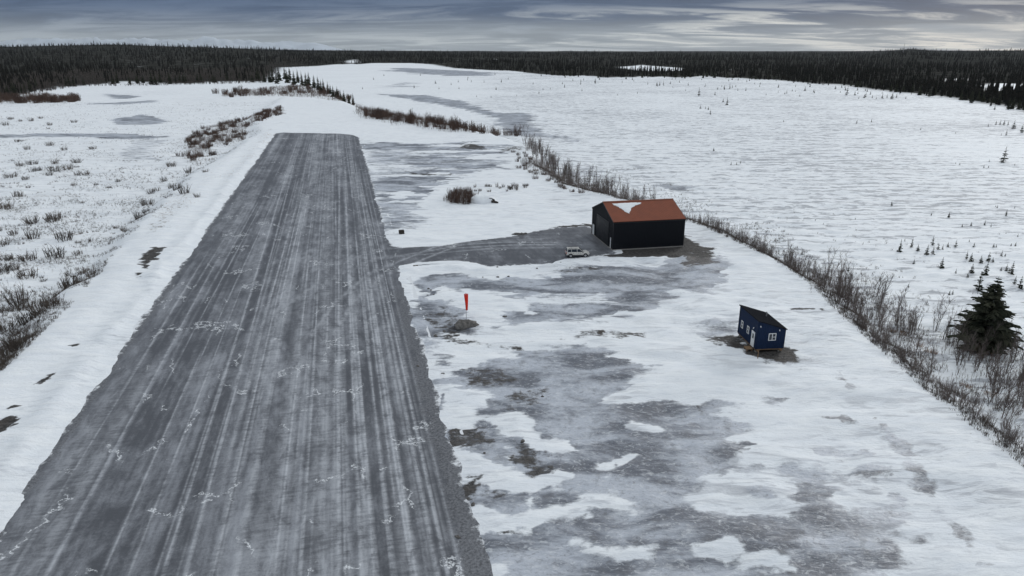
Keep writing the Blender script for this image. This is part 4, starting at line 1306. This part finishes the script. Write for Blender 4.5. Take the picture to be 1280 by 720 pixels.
for px, py in ((1117, 412), (1150, 430), (1160, 438), (1168, 440), (1205, 478), (1212, 482), (1130, 416), (1238, 490)):
    x, y = G(px, py, -2.6)
    plant(TUFT, 'grass_tuft', x, y, random.uniform(.9, 1.4), random.uniform(.8, 1.3), 'rust-coloured tuft of dead grass below the pad edge', 'grass', 'rusty grass tufts below the pad')
# row beyond the hangar along the bog
for x, y in along([(652, 183), (672, 203), (700, 222), (740, 240), (770, 250), (812, 253)], 80, -9, 1, -1.0):
    plant(WILLOW + SAPLING, 'willow_shrub', x, y, random.uniform(.9, 1.3), random.uniform(1.0, 1.6), 'bare willow in the row along the bog beyond the hangar', 'shrub', 'willow row beyond the hangar')
for x, y in along([(655, 190), (668, 212), (700, 232), (735, 242)], 26, -1, 5):
    plant(REDBRUSH, 'low_brush', x, y, random.uniform(.5, .8), random.uniform(.35, .6), 'low brown brush at the foot of the willow row', 'shrub', 'low brush before the willow row')
for x, y in along([(448, 144), (480, 152), (520, 157), (560, 163), (612, 169)], 90, -24, 2, -.5):
    plant(REDBRUSH + FARBRUSH, 'brown_brush', x, y, random.uniform(.8, 1.2), random.uniform(.9, 1.5), 'brown brush clump in the thicket past the icy far pad', 'shrub', 'brown thicket past the far pad')
# brush by the snow mound
for px, py in ((562, 250), (568, 253), (575, 254), (582, 255), (588, 252), (570, 248), (578, 248), (585, 247), (592, 249), (565, 246), (574, 243), (584, 243)):
    x, y = G(px, py)
    plant(REDBRUSH, 'red_brush', x, y, random.uniform(.7, 1.0), random.uniform(.8, 1.05), 'dense red-brown bush beside the snow mound with logs', 'shrub', 'red-brown bushes beside the snow mound')
for i in range(22):
    x, y = G(random.uniform(592, 668), random.uniform(232, 240))
    plant(LOWBUSH, 'low_bush', x, y, random.uniform(.7, 1.1), random.uniform(.8, 1.5), 'low twiggy bush in the line behind the snow mound', 'shrub', 'low bushes behind the snow mound')
# red-brown strip on the bank opposite
strip = zoomed([(690, 400), (750, 350), (900, 320), (1050, 290), (1060, 320), (920, 360), (910, 400), (800, 420), (790, 470), (720, 500), (690, 450)], 0, 40, 2.977)
SP = polyz(strip, -2.0)
k = 0
while k < 120:
    x = random.uniform(min(p[0] for p in SP), max(p[0] for p in SP)); y = random.uniform(min(p[1] for p in SP), max(p[1] for p in SP))
    if sd_poly(np.array([x]), np.array([y]), SP)[0] > 0:
        plant(REDBRUSH, 'red_brush', x, y, random.uniform(.8, 1.3), random.uniform(.55, 1.0), 'red-brown brush on the bank across the runway from the hangar', 'shrub', 'red-brown brush strip beside the runway'); k += 1
for i in range(85):
    px = random.uniform(-20, 98); py = 129 - 6 * random.random() + (0 if px < 60 else (px - 60) * -.03)
    x, y = G(px, py, -3)
    plant(FARBRUSH, 'brown_brush', x, y, random.uniform(1.0, 1.9), random.uniform(.6, 1.7), 'red-brown brush standing before the dark spruce wood', 'shrub', 'tall brush before the spruce wood')
for i in range(55):
    px = random.uniform(268, 440)
    lo_ = np.interp(px, [268, 300, 400, 440], [121, 121, 118, 130]); hi_ = np.interp(px, [268, 300, 380, 440], [116, 112, 106, 124])
    x, y = G(px, random.uniform(hi_, lo_), -2.5)
    plant(FARBRUSH, 'brown_brush', x, y, random.uniform(1.1, 1.8), random.uniform(.9, 1.5), 'brown brush clump at the foot of the pointed spruce row', 'shrub', 'brush at the foot of the spruce row')

def low_bush(x, y, s):
    d = -float(sd_poly(np.array([x]), np.array([y]), BENCH)[0])
    size = 'broad dark' if s > 1.15 else ('middling grey' if s > .62 else 'small sparse')
    where = 'at the foot of the runway bank' if d < 12 else ('near the frozen pond and stream' if y > 215 else 'out in the snowy hollow')
    plant(LOWBUSH, 'low_bush', x, y, s, s * random.uniform(.6, 1.1), size + ' twiggy bush ' + where, 'shrub', 'low bushes ' + where)


# low bushes in the hollow: named ones where the photograph shows them
LB = [(0 + a / 3.13, 260 + b / 3.13, c) for a, b, c in [(210, 45, 60), (125, 55, 50), (50, 100, 60), (130, 120, 90), (250, 125, 75), (355, 130, 30), (215, 190, 75), (305, 180, 40), (30, 200, 50), (110, 195, 70), (20, 245, 55), (60, 240, 40), (110, 270, 70), (170, 280, 35), (325, 265, 45), (370, 295, 65), (265, 260, 30), (250, 305, 50), (290, 345, 90), (70, 370, 110), (100, 385, 90), (170, 380, 60), (20, 400, 60), (170, 440, 150), (220, 430, 80), (120, 455, 90), (20, 470, 90), (90, 600, 130), (40, 590, 110), (30, 650, 100), (60, 560, 80), (120, 570, 60), (10, 560, 80), (20, 690, 80), (60, 500, 70), (10, 140, 60), (500, 100, 45), (480, 85, 40), (545, 45, 60), (575, 30, 50), (455, 75, 30)]]
LB += [(a / 2.977, 40 + b / 2.977, c * 1.05) for a, b, c in [(65, 605, 60), (20, 650, 60), (200, 690, 60), (115, 705, 60), (40, 540, 60), (95, 548, 35), (130, 515, 60), (200, 515, 50), (255, 510, 60), (285, 485, 70), (185, 533, 30), (275, 565, 30), (357, 570, 35), (408, 578, 20), (320, 530, 40), (290, 530, 30), (440, 558, 25), (305, 635, 25), (75, 495, 40), (205, 490, 50), (120, 490, 40), (345, 430, 60), (240, 440, 30), (100, 432, 25), (185, 420, 35), (70, 405, 35), (40, 325, 40), (115, 330, 35), (75, 330, 30), (20, 345, 40), (185, 345, 25), (275, 335, 20), (150, 320, 20), (180, 360, 20), (580, 590, 60), (640, 585, 60), (660, 605, 60), (700, 520, 50), (640, 495, 50), (550, 640, 50), (515, 700, 30), (770, 555, 40), (610, 555, 30), (560, 600, 40), (690, 640, 60), (740, 655, 40), (670, 460, 30)]]
for px, py, wd in LB:
    x, y = G(px, py, -2.8)
    t_ = math.hypot(x, y, 40)
    wm = wd / 3.05 / FPX * t_
    s = max(.55, min(2.6, wm / 1.9))
    low_bush(x, y, s)
for i in range(190):
    px, py = random.uniform(-15, 330), 205 + 290 * random.random() ** 1.3
    x, y = G(px, py, -2.8)
    if sd_poly(np.array([x]), np.array([y]), BENCH)[0] > -4: continue
    s = random.uniform(.28, .55) * (2.2 if random.random() < .18 else 1)
    low_bush(x, y, s)

# ------------------------------------------------------------------ spruces
def spruce_parts(name, h, r, whorls, per, seed, droop=.35, bare=.06, full=.85):
    random.seed(seed)
    tr = MB().tube([(0, 0, -.3), (0, 0, h * .5), (0, 0, h * .98)], [h * .014 + .03, h * .009 + .02, .012], 6).mesh(name + '_trunk', M['bark'])
    cr = MB()
    for i in range(whorls):
        f = (i + random.uniform(0, .6)) / whorls
        z = h * (bare + (1 - bare) * f)
        R = r * (1 - f) ** full * random.uniform(.75, 1.12) + .03 * h * (1 - f) + .05
        for k in range(per):
            if random.random() < .10: continue
            a = 2 * math.pi * (k + random.random()) / per
            rr = R * random.uniform(.5, 1.2)
            d = Vector((math.cos(a), math.sin(a), 0)); s = Vector((-math.sin(a), math.cos(a), 0))
            dz = -droop * rr * random.uniform(.5, 1.3)
            w_ = rr * (random.uniform(.20, .34) if per <= 8 else random.uniform(.10, .18)) + .04
            p0 = Vector((0, 0, z)); p1 = p0 + d * rr * .55 + Vector((0, 0, dz * .35)); p2 = p0 + d * rr + Vector((0, 0, dz + .10 * rr))
            hang = Vector((0, 0, -.18 * rr - .05))
            cr.add([p0, p1 + s * w_ + hang, p1 + Vector((0, 0, .05 * rr)), p1 - s * w_ + hang, p2], [(0, 1, 2), (0, 2, 3), (1, 4, 2), (2, 4, 3)])
            if per > 8:    # side sprays on the large tree
                for q in range(7):
                    g = random.uniform(.25, .98); sd = random.choice((-1, 1))
                    b = p0 * (1 - g) + p2 * g
                    e = b + d * rr * .20 + s * sd * rr * .34 * (1.15 - g) + Vector((0, 0, -.10 * rr))
                    wv = Vector((0, 0, .16 * rr * (1.2 - g) + .05))
                    cr.add([b + wv * .3, e, b - wv + d * .1, b + d * rr * .12], [(0, 1, 2), (0, 3, 1)])
    cr.tube([(0, 0, h * .93), (0, 0, h * 1.02)], [.05, .01], 4)
    return tr, cr.mesh(name + '_crown', M['needle'])


SPR = [spruce_parts('spruce%d' % i, 10, 1.85 + .25 * (i % 3), 27, 8, 700 + i) for i in range(5)]
STUNT = []
for i in range(5):
    tr, cr = spruce_parts('stunted%d' % i, 3, .62 + .1 * (i % 3), 11, 6, 800 + i, bare=.03)
    STUNT.append((tr, cr))


def spruce(x, y, h, label, group, kit=None, parts=True, wide=1.0, cat='spruce'):
    tr, cr = random.choice(kit or SPR)
    base = 3.0 if (kit is STUNT) else 10.0
    s = h / base
    e = empty('spruce_tree', (x, y, gz(x, y) - .05), random.uniform(0, 6.28))
    e.scale = (s * wide, s * wide, s)
    e.rotation_euler = (random.uniform(-.03, .03), random.uniform(-.03, .03), e.rotation_euler[2])
    tag(e, label, cat, group)
    link(bpy.data.objects.new('trunk', tr), e); link(bpy.data.objects.new('crown', cr), e)
    return e


# the large spruce below the pad
bt, bc = spruce_parts('large', 10.8, 4.1, 26, 12, 77, droop=.22, bare=.12, full=.70)
LARGE = [(66.6, 90.0, 1.0, 1.0, 'broad dark spruce, the largest tree on the bog side of the pad')]
for x, y, s, wd, lab in LARGE:
    e = empty('spruce_tree', (x, y, gz(x, y) - .05), 2.0 * s)
    e.scale = (s * wd, s * wd, s)
    tag(e, lab, 'spruce')
    link(bpy.data.objects.new('trunk', bt), e); link(bpy.data.objects.new('crown', bc), e)

random.seed(5)
bog = [(850 + a / 2.977, 40 + b / 2.977, h / 2.977) for a, b, h in [(70, 240, 30), (175, 272, 28), (160, 262, 14), (113, 305, 20), (75, 285, 14), (95, 285, 12), (105, 290, 12), (385, 336, 10), (657, 342, 14), (712, 335, 12), (895, 365, 10), (125, 442, 14), (500, 228, 14), (620, 235, 30), (650, 236, 16), (690, 243, 20), (752, 248, 20), (788, 250, 24), (770, 246, 14), (715, 246, 12), (730, 250, 10), (840, 248, 10), (1202, 485, 55), (1213, 385, 22), (1240, 360, 30), (1270, 375, 30), (1220, 348, 18), (1205, 348, 22), (1190, 346, 20), (1175, 346, 18), (1147, 352, 12), (1195, 385, 10), (1000, 690, 22), (935, 680, 10), (787, 640, 14), (1213, 683, 20), (1180, 655, 12), (1245, 655, 10), (1040, 495, 10), (1025, 492, 8), (1130, 505, 12), (1148, 503, 10), (1245, 498, 10), (1150, 485, 8), (190, 495, 14), (210, 495, 12), (225, 490, 12), (1025, 378, 8), (1085, 250, 8), (1170, 290, 18), (1220, 290, 14), (445, 240, 8), (390, 232, 10), (245, 218, 12), (215, 218, 10), (165, 214, 14), (185, 212, 18), (140, 214, 10), (430, 205, 10), (320, 236, 8)]]
bog += [(1000 + a / 4.5, 240 + b / 4.5, h / 4.5) for a, b, h in [(515, 78, 25), (835, 142, 30), (740, 125, 12), (913, 190, 20), (963, 185, 25), (1040, 180, 30), (1075, 190, 20), (1158, 138, 25), (1225, 250, 20), (1158, 235, 12), (1100, 82, 10), (560, 340, 72), (588, 280, 20), (626, 315, 55), (660, 335, 40), (743, 305, 60), (710, 355, 60), (745, 355, 50), (775, 300, 15), (800, 325, 30), (830, 310, 30), (875, 310, 45), (978, 305, 30), (950, 285, 15), (1088, 308, 25), (1103, 308, 22), (1188, 298, 20), (1212, 300, 25), (640, 400, 30), (795, 425, 62), (775, 330, 40), (935, 380, 50), (960, 390, 50), (975, 390, 20), (1015, 400, 45), (1058, 390, 55), (1083, 395, 30), (1130, 368, 35), (1152, 368, 20), (1100, 355, 12), (940, 485, 30), (962, 460, 55), (1005, 545, 110), (1040, 470, 80), (1160, 440, 40), (1185, 460, 75), (1130, 440, 25), (875, 460, 30), (610, 530, 25), (1205, 520, 50), (1235, 540, 70), (840, 570, 30), (860, 565, 28), (270, 450, 40), (10, 355, 35)]]
for i in range(42):       # faint scatter far out on the bog
    bog.append((random.uniform(520, 1100), random.choice((random.uniform(98, 112), random.uniform(104, 122))), random.uniform(2.2, 4.5)))
for i in range(18):
    bog.append((random.uniform(420, 720), random.uniform(92, 112), random.uniform(2.2, 4.5)))
for i in range(70):       # stunted fringe before the wood
    q_ = random.uniform(.06, .56)
    y_ = float(wood_edge(np.array([q_]))[0]) * (1 - .26 * random.random() ** 1.6)
    v_ = (CAM_H + 3) / y_
    bog.append((640 + FPX * q_ / (math.cos(PITCH) + v_ * math.sin(PITCH)), 360 + FPX * math.tan(math.atan(v_) - PITCH), random.uniform(2.2, 5.5)))
for px, py, hp in bog:
    x, y = G(px, py, -3)
    h = hp / FPX * math.hypot(x * 0, y, 40) * 1.03
    if y / wood_edge(x / y) > .985: continue
    near = y < 190
    spruce(x, y, h, 'small stunted spruce on the snowy bog near the willow bank' if near else 'tiny stunted spruce scattered far out on the snowy bog',
           'stunted spruces near the bank' if near else 'stunted spruces far out on the bog', STUNT, wide=random.uniform(.85, 1.25))

# pointed row at the end of the runway
for tx, ty in [(960, 135), (985, 140), (1015, 132), (1040, 132), (1060, 130), (1080, 128), (1095, 145), (1110, 140), (1125, 148), (1140, 152), (1150, 150), (1170, 160), (1185, 165), (1205, 175), (1220, 185), (1240, 200), (1255, 205), (1268, 215), (1030, 140), (1070, 140), (1195, 178), (1230, 196), (1005, 142), (1282, 224), (1300, 232), (1315, 240)]:
    hpx = random.uniform(42, 52) if tx < 1200 else random.uniform(34, 44)
    px, py = tx / 2.977, 40 + (ty + hpx) / 2.977
    x, y = G(px, py, -2.6)
    spruce(x, y, hpx / 2.977 / FPX * math.hypot(y, 40) * 1.03, 'pointed dark spruce in the row past the end of the runway', 'spruce row past the runway end', wide=random.uniform(.8, 1.05))

# edge trees of the woods, each its own
cnt = 0
while cnt < 120:
    q = random.uniform(-.72, .72)
    e_ = float(wood_edge(np.array([q]))[0])
    if -.34 < q < 0.0 or e_ > 1250: continue
    y = e_ * random.uniform(.97, 1.05); x = q * y
    h = random.uniform(4.5, 11) if q > 0 else random.uniform(9, 15)
    spruce(x, y, h, 'dark spruce at the snowy edge of the wood beyond the bog' if q > 0 else 'dark spruce at the edge of the wood beyond the brushy hollow',
           'edge spruces beyond the bog' if q > 0 else 'edge spruces beyond the hollow', wide=random.uniform(.8, 1.2))
    cnt += 1


# ------------------------------------------------------------------ far woods, one mass
def cone_forest(name, n, label, mat, seed, h0, h1, sel, tiers=5, sides=5, slim=.13):
    r = np.random.default_rng(seed)
    q = r.uniform(-1.3, 1.3, n * 2)
    e_ = wood_edge(q) * (1 + 0.04 * fbm(q * 30, q * 0 + .5, 91, 4))
    y = e_ * np.exp(r.random(n * 2) ** sel * np.log(np.maximum(6800 / e_, 1.05)))
    x = q * y
    bl = sst(-.72, -.60, q + .05 * fbm(x / 60, y / 60, 137, 3)) * sst(-.27, -.34, q) * sst(1.75, 1.35, y / e_ + .25 * fbm(x / 90, y / 90, 139, 3))
    keep = r.random(n * 2) > bl * np.clip(.88 + .5 * fbm(x / 50, y / 50, 138, 3), .5, .97)
    for c in CLEARINGS:
        keep &= sd_poly(x, y, c) < -3
    # openings and density swings
    keep &= fbm(x / 150, y / 150, 131, 4) > -.42
    x, y = x[keep][:n], y[keep][:n]
    n = len(x)
    z = gz_arr(x, y)
    hh = (h0 + (h1 - h0) * r.random(n) ** 1.6) * (1 + .40 * fbm(x / 90, y / 90, 133, 4)) * (.80 + .20 * sst(1.0, 1.25, y / wood_edge(x / y)))
    hh = hh * (1 + .55 * sst(1800, 4200, y) * (fbm(x / 260, y / 260, 135, 3) > .1))
    rad = hh * slim * r.uniform(.7, 1.35, n)
    vs, fs = [], []
    vb = 0
    for t in range(tiers):
        f0 = .04 + .90 * t / tiers; f1 = min(1.0, f0 + 1.65 / tiers)
        ang0 = r.uniform(0, 6.28, n)
        rr = rad * (1 - f0) ** .8 + .12
        ring = []
        for k in range(sides):
            a = ang0 + 2 * np.pi * k / sides + r.uniform(-.3, .3, n)
            k_ = r.uniform(.55, 1.25, n)
            ring.append(np.stack([x + rr * k_ * np.cos(a), y + rr * k_ * np.sin(a), z + hh * (f0 - .03 * k_)], 1))
        apex = np.stack([x + r.normal(0, .05, n), y + r.normal(0, .05, n), z + hh * f1], 1)
        vs += ring + [apex]
        ids = np.arange(n)
        for k in range(sides):
            fs.append(np.stack([vb + k * n + ids, vb + ((k + 1) % sides) * n + ids, vb + sides * n + ids], 1))
        vb += (sides + 1) * n
    me = np_mesh(name, np.concatenate(vs), np.concatenate(fs), mat)
    return tag(link(bpy.data.objects.new(name, me)), label, 'wood', None, 'stuff')


cone_forest('spruce_wood', 33000, 'dark spruce wood that stretches to the horizon', M['needle_far'], 3, 7.5, 15, .95)


def bare_wood():
    r = np.random.default_rng(8)
    vs, fs, vb = [], [], 0
    n = 6500
    q = r.uniform(-.74, -.28, n)
    e_ = wood_edge(q)
    y = e_ * (.955 + .72 * r.random(n) ** 1.3); x = q * y
    keep = np.ones(n, bool)
    for c in CLEARINGS: keep &= sd_poly(x, y, c) < 0
    x, y = x[keep], y[keep]; n = len(x)
    z = gz_arr(x, y); h = r.uniform(3.5, 9.0, n) * (.6 + .4 * sst(.97, 1.1, y / wood_edge(x / y)))
    for b in range(16):
        a = r.uniform(0, 6.28, n); f = r.uniform(.1, .55, n) if b else np.zeros(n)
        L_ = h * (r.uniform(.25, .5, n)) if b else h
        lean = r.uniform(.15, .6, n) if b else r.uniform(0, .06, n)
        p0 = np.stack([x, y, z + h * f - .2], 1)
        p1 = p0 + np.stack([np.cos(a) * lean * L_, np.sin(a) * lean * L_, L_], 1)
        wv = np.stack([np.cos(a + 1.57), np.sin(a + 1.57), 0 * a], 1) * (.10 if b else .16)
        wu = np.stack([np.cos(a), np.sin(a), 0 * a], 1) * (.10 if b else .16)
        vs += [p0 + wv, p0 - wv, p0 + wu, p1]
        i = np.arange(n)
        fs += [np.stack([vb + i, vb + n + i, vb + 3 * n + i], 1), np.stack([vb + n + i, vb + 2 * n + i, vb + 3 * n + i], 1), np.stack([vb + 2 * n + i, vb + i, vb + 3 * n + i], 1)]
        vb += 4 * n
    me = np_mesh('bare_wood', np.concatenate(vs), np.concatenate(fs), M['wood_far'])
    tag(link(bpy.data.objects.new('bare_wood', me)), 'strip of bare brown trees before the dark spruce wood', 'wood', None, 'stuff')


bare_wood()


# ------------------------------------------------------------------ dead grass and twigs poking through the snow
def tufts():
    r = np.random.default_rng(15)
    P = []
    # hollow across the runway
    n = 42000
    px = r.uniform(-40, 420, n); py = 128 + (560 - 128) * r.random(n) ** 1.25
    u, v = (px - 640) / FPX, (py - 360) / FPX
    t = (CAM_H + 2.8) / (math.sin(PITCH) + v * math.cos(PITCH))
    x, y = t * u, t * (math.cos(PITCH) - v * math.sin(PITCH))
    sd = sd_poly(x, y, BENCH)
    k = (sd < -1.0) & (fbm(x / 9, y / 7, 141, 4) > -.05) & (y < wood_edge(x / y) * .97)
    for p in PONDS[-6:]:
        k &= sd_poly(x, y, p[2]) < 1
    P.append((x[k], y[k], r.uniform(.2, .75, k.sum())))
    # bank and tussocks on the bog side
    n = 16000
    a = r.uniform(0, 1, n)
    EN = np.array([(6, 238), (14, 200), (32.5, 173), (42, 148), (48, 125), (49, 110), (47.6, 92), (47, 75), (47, 60), (47.5, 44)], float)
    seg = np.r_[0, np.cumsum(np.hypot(*(EN[1:] - EN[:-1]).T))]
    d = a * seg[-1]
    ex, ey = np.interp(d, seg, EN[:, 0]), np.interp(d, seg, EN[:, 1])
    off = r.gamma(1.3, 6.0, n)
    x, y = ex + off + .6, ey + off * .25
    k = (sd_poly(x, y, BENCH) < -.3) & ((fbm(x / 6, y / 5, 151, 4) > .02) | (off < 3))
    P.append((x[k], y[k], r.uniform(.2, .7, k.sum())))
    x = np.concatenate([p[0] for p in P]); y = np.concatenate([p[1] for p in P]); h = np.concatenate([p[2] for p in P])
    n = len(x); z = gz_arr(x, y)
    vs, fs, vb = [], [], 0
    for b in range(7):
        a = r.uniform(0, 6.28, n); lean = r.uniform(.05, .8, n); L_ = h * r.uniform(.6, 1.2, n)
        o = np.stack([r.normal(0, .12, n), r.normal(0, .12, n), 0 * a], 1)
        p0 = np.stack([x, y, z - .04], 1) + o
        p1 = p0 + np.stack([np.cos(a) * lean * L_, np.sin(a) * lean * L_, L_], 1)
        wv = np.stack([np.cos(a + 1.57), np.sin(a + 1.57), 0 * a], 1) * .022
        vs += [p0 + wv, p0 - wv, p1]
        i = np.arange(n)
        fs.append(np.stack([vb + i, vb + n + i, vb + 2 * n + i], 1)); vb += 3 * n
    me = np_mesh('dead_grass', np.concatenate(vs), np.concatenate(fs), M['twig_low'])
    tag(link(bpy.data.objects.new('dead_grass', me)), 'dead grass stalks and twigs poking through the snow', 'grass', None, 'stuff')


tufts()


# ------------------------------------------------------------------ undergrowth of the thickets
def thicket(name, label, mat, polys, per_m2, h0, h1, rad, seed, rag=1.5):
    r = np.random.default_rng(seed)
    X, Y, Hh = [], [], []
    for poly in polys:
        P = np.asarray(poly); lo, hi = P.min(0), P.max(0)
        n = int((hi - lo).prod() * per_m2)
        x = r.uniform(lo[0], hi[0], n); y = r.uniform(lo[1], hi[1], n)
        s = sd_poly(x, y, poly) + rag * fbm(x / (2 * rag), y / (2 * rag), seed, 4) - .3 * rag
        k = (s > 0) & (fbm(x / 5, y / 5, seed + 3, 3) > -.25)
        X.append(x[k]); Y.append(y[k]); Hh.append(r.uniform(h0, h1, k.sum()) * (.55 + .45 * sst(0, 2.5, s[k])))
    x, y, h = np.concatenate(X), np.concatenate(Y), np.concatenate(Hh)
    n = len(x); z = gz_arr(x, y)
    vs, fs, vb = [], [], 0
    i = np.arange(n)
    for b in range(6):
        a = r.uniform(0, 6.28, n); f = r.uniform(.25, .7, n) if b else np.zeros(n)
        L_ = h * (r.uniform(.3, .55, n) if b else 1.0); lean = r.uniform(.25, .8, n) if b else r.uniform(0, .35, n)
        if b == 0: a0, l0 = a, lean
        p0 = np.stack([x + np.cos(a0) * l0 * h * f, y + np.sin(a0) * l0 * h * f, z + h * f - .08], 1)
        p1 = p0 + np.stack([np.cos(a) * lean * L_, np.sin(a) * lean * L_, L_], 1)
        w_ = rad if b == 0 else rad * .55
        for c in range(3):
            t_ = 2.094 * c
            vs.append(p0 + np.stack([np.cos(a + t_), np.sin(a + t_), 0 * a], 1) * w_)
        vs.append(p1)
        fs += [np.stack([vb + c * n + i, vb + ((c + 1) % 3) * n + i, vb + 3 * n + i], 1) for c in range(3)]
        vb += 4 * n
    me = np_mesh(name, np.concatenate(vs), np.concatenate(fs), mat)
    tag(link(bpy.data.objects.new(name, me)), label, 'undergrowth', None, 'stuff')


thicket('red_undergrowth', 'matted red-brown twigs between the brush on the runway bank', M['twig_red'], [SP], 1.5, .6, 1.8, .032, 301, 3.5)
thicket('brown_undergrowth', 'brown twigs filling the far thickets', M['twig_red'],
        [polyz([(444, 134), (480, 139), (540, 147), (613, 163), (612, 170), (560, 166), (500, 158), (452, 149)], -.5),
         polyz([(-30, 131), (98, 129), (96, 121), (60, 118), (-30, 119)], -3), polyz([(265, 121), (300, 112), (380, 106), (440, 126), (446, 134), (400, 122), (330, 120)], -2.5)], .42, 1.0, 3.2, .06, 302, 7.0)
thicket('bank_undergrowth', 'grey twigs between the willows on the bog bank', M['twig_grey'],
        [[(12, 203), (30, 176), (42, 151), (46, 152), (40, 180), (24, 209), (10, 244), (4, 238)], [(42, 150), (48.2, 125), (49.4, 111), (48.0, 92), (47.5, 64), (48, 44), (52, 44), (53, 64), (56, 92), (60, 110), (55, 127), (46, 152)]], 1.1, .5, 1.9, .022, 303)
thicket('spruce_undergrowth', 'rusty twigs crowded under the broad large spruce', M['twig_red'], [[(62.5, 85), (66, 83.5), (70, 85), (71, 89), (67, 91), (62.5, 89)]], 4.0, .9, 2.6, .024, 307)
thicket('slope_undergrowth', 'sparse grey twigs on the snow below the pad', M['twig_grey'], [[(52, 44), (53, 64), (56, 92), (60, 112), (72, 112), (78, 92), (74, 70), (66, 44)]], 1.0, .6, 2.2, .024, 305)
thicket('hollow_undergrowth', 'thin twigs over the snowy hollow across the runway', M['twig_low'], [polyz([(-60, 640), (-60, 300), (0, 250), (150, 240), (200, 260), (130, 330), (70, 420), (0, 500)], -2.5)], .38, .3, 1.0, .020, 306, 4.0)
thicket('row_undergrowth', 'grey brown twigs between the willows beyond the hangar', M['twig_grey'], [[(11, 204), (29, 177), (40, 153), (45, 155), (38, 182), (22, 211), (8, 246), (2, 240)]], 1.6, 1.0, 3.4, .03, 309)
thicket('far_pad_undergrowth', 'tall brown twigs of the thicket past the far pad', M['twig_red'], [polyz([(440, 131), (480, 136), (540, 145), (614, 162), (614, 169), (560, 166), (500, 159), (450, 150)], -.5)], .35, 1.6, 4.6, .05, 310, 4.0)
thicket('slope_twigs', 'bare twigs on the snow between the cabin bank and the bog', M['twig_grey'], [[(51, 95), (56, 92), (68, 112), (66, 132), (54, 134), (50, 112)]], .8, .8, 3.0, .022, 311, 3.0)
thicket('bank_grass', 'tan dead grass on the bank of the runway shoulder', M['dry_grass'], [polyz([(170, 300), (190, 262), (225, 232), (250, 232), (245, 262), (205, 300)], -1.0), polyz([(255, 245), (300, 196), (340, 160), (350, 168), (310, 212), (270, 250)], -.6)], .9, .15, .5, .02, 308, 4.0)
thicket('mound_undergrowth', 'dense red-brown twigs beside the snow mound with logs', M['twig_red'], [polyz([(554, 251), (562, 242), (592, 238), (597, 252), (582, 257), (562, 256)])], 3.6, 1.0, 2.6, .034, 304)


# ------------------------------------------------------------------ far mountains, mast
def mountains():
    q = np.linspace(-.95, -.22, 260); d = np.linspace(0, 1, 14)
    Q, Dd = np.meshgrid(q, d)
    env = np.interp(Q, [-.95, -.70, -.55, -.46, -.40, -.33, -.26, -.22], [.75, .62, .80, .72, .80, .55, .45, .0])
    Y = 24000 + 5000 * Dd
    prof = np.where(Dd < .55, Dd / .55, (1 - Dd) / .45)
    Z = env * 700 * prof * (.72 + .45 * np.abs(fbm(Q * 26, Dd * 3 + 5, 161, 5)) + .12 * fbm(Q * 70, Dd * 7, 171, 4)) - 20
    V = np.stack([(Q * Y).ravel(), Y.ravel(), Z.ravel()], 1)
    i = np.arange(Q.size).reshape(Q.shape)
    F = np.stack([i[:-1, :-1], i[:-1, 1:], i[1:, 1:], i[1:, :-1]], -1).reshape(-1, 4)
    o = link(bpy.data.objects.new('mountain_range', np_mesh('mountain_range', V, F, M['mountain'], True)))
    tag(o, 'faint snowy mountain range behind the spruce wood', None, None, 'structure')


mountains()


def mast():
    x, y = .535 * 3600, 3600.0
    root = empty('radio_mast', (x, y, gz(x, y)))
    tag(root, 'thin steel radio mast rising from the wooded ridge', 'mast')
    H_ = 46
    for k in range(3):
        a = 2 * math.pi * k / 3
        MB().tube([(1.6 * math.cos(a), 1.6 * math.sin(a), -2), (.35 * math.cos(a), .35 * math.sin(a), H_)], [.35, .22], 5).build('leg', M['steel_tower'], root)
    mb = MB()
    for j in range(14):
        z0, z1 = j * H_ / 14, (j + 1) * H_ / 14
        r0, r1 = 1.6 - 1.25 * j / 14, 1.6 - 1.25 * (j + 1) / 14
        for k in range(3):
            a, b = 2 * math.pi * k / 3, 2 * math.pi * (k + 1) / 3
            mb.tube([(r0 * math.cos(a), r0 * math.sin(a), z0), (r1 * math.cos(b), r1 * math.sin(b), z1)], [.1, .1], 4)
    mb.build('lattice', M['steel_tower'], root)


mast()


# ------------------------------------------------------------------ air: thin even haze
def haze():
    m = bpy.data.materials.new('haze_air'); m.use_nodes = True
    t = NT(m.node_tree)
    v = t.n('ShaderNodeVolumePrincipled', ins={'Color': (0.80, 0.87, 0.95, 1.0), 'Density': 1.1e-5, 'Anisotropy': 0.2})
    out = t.n('ShaderNodeOutputMaterial')
    m.node_tree.links.new(v.outputs[0], out.inputs['Volume'])
    o = MB().box(-30000, 30000, -400, 30500, -40, 800).build('haze', m)
    tag(o, 'thin cold haze in the air over the whole place', None, None, 'stuff')


haze()


# ------------------------------------------------------------------ labels: size tells crowd members apart
def refine_labels():
    sets = {}
    for o in SC.objects:
        if o.parent is None and o.get('group') and o.get('label'):
            sets.setdefault(o['label'], []).append(o)
    for lab, obs in sets.items():
        if len(obs) < 9: continue
        obs.sort(key=lambda o: o.scale[2])
        n = len(obs)
        for i, o in enumerate(obs):
            f = i / n
            a = 'lower ' if f < .34 else ('' if f < .67 else 'taller ')
            words = lab.split()
            if words[0] in ('tall', 'short', 'low', 'small', 'tiny', 'broad', 'middling'):
                a = {'lower ': 'smaller, ', '': '', 'taller ': 'larger, '}[a]
            o['label'] = a + lab


refine_labels()
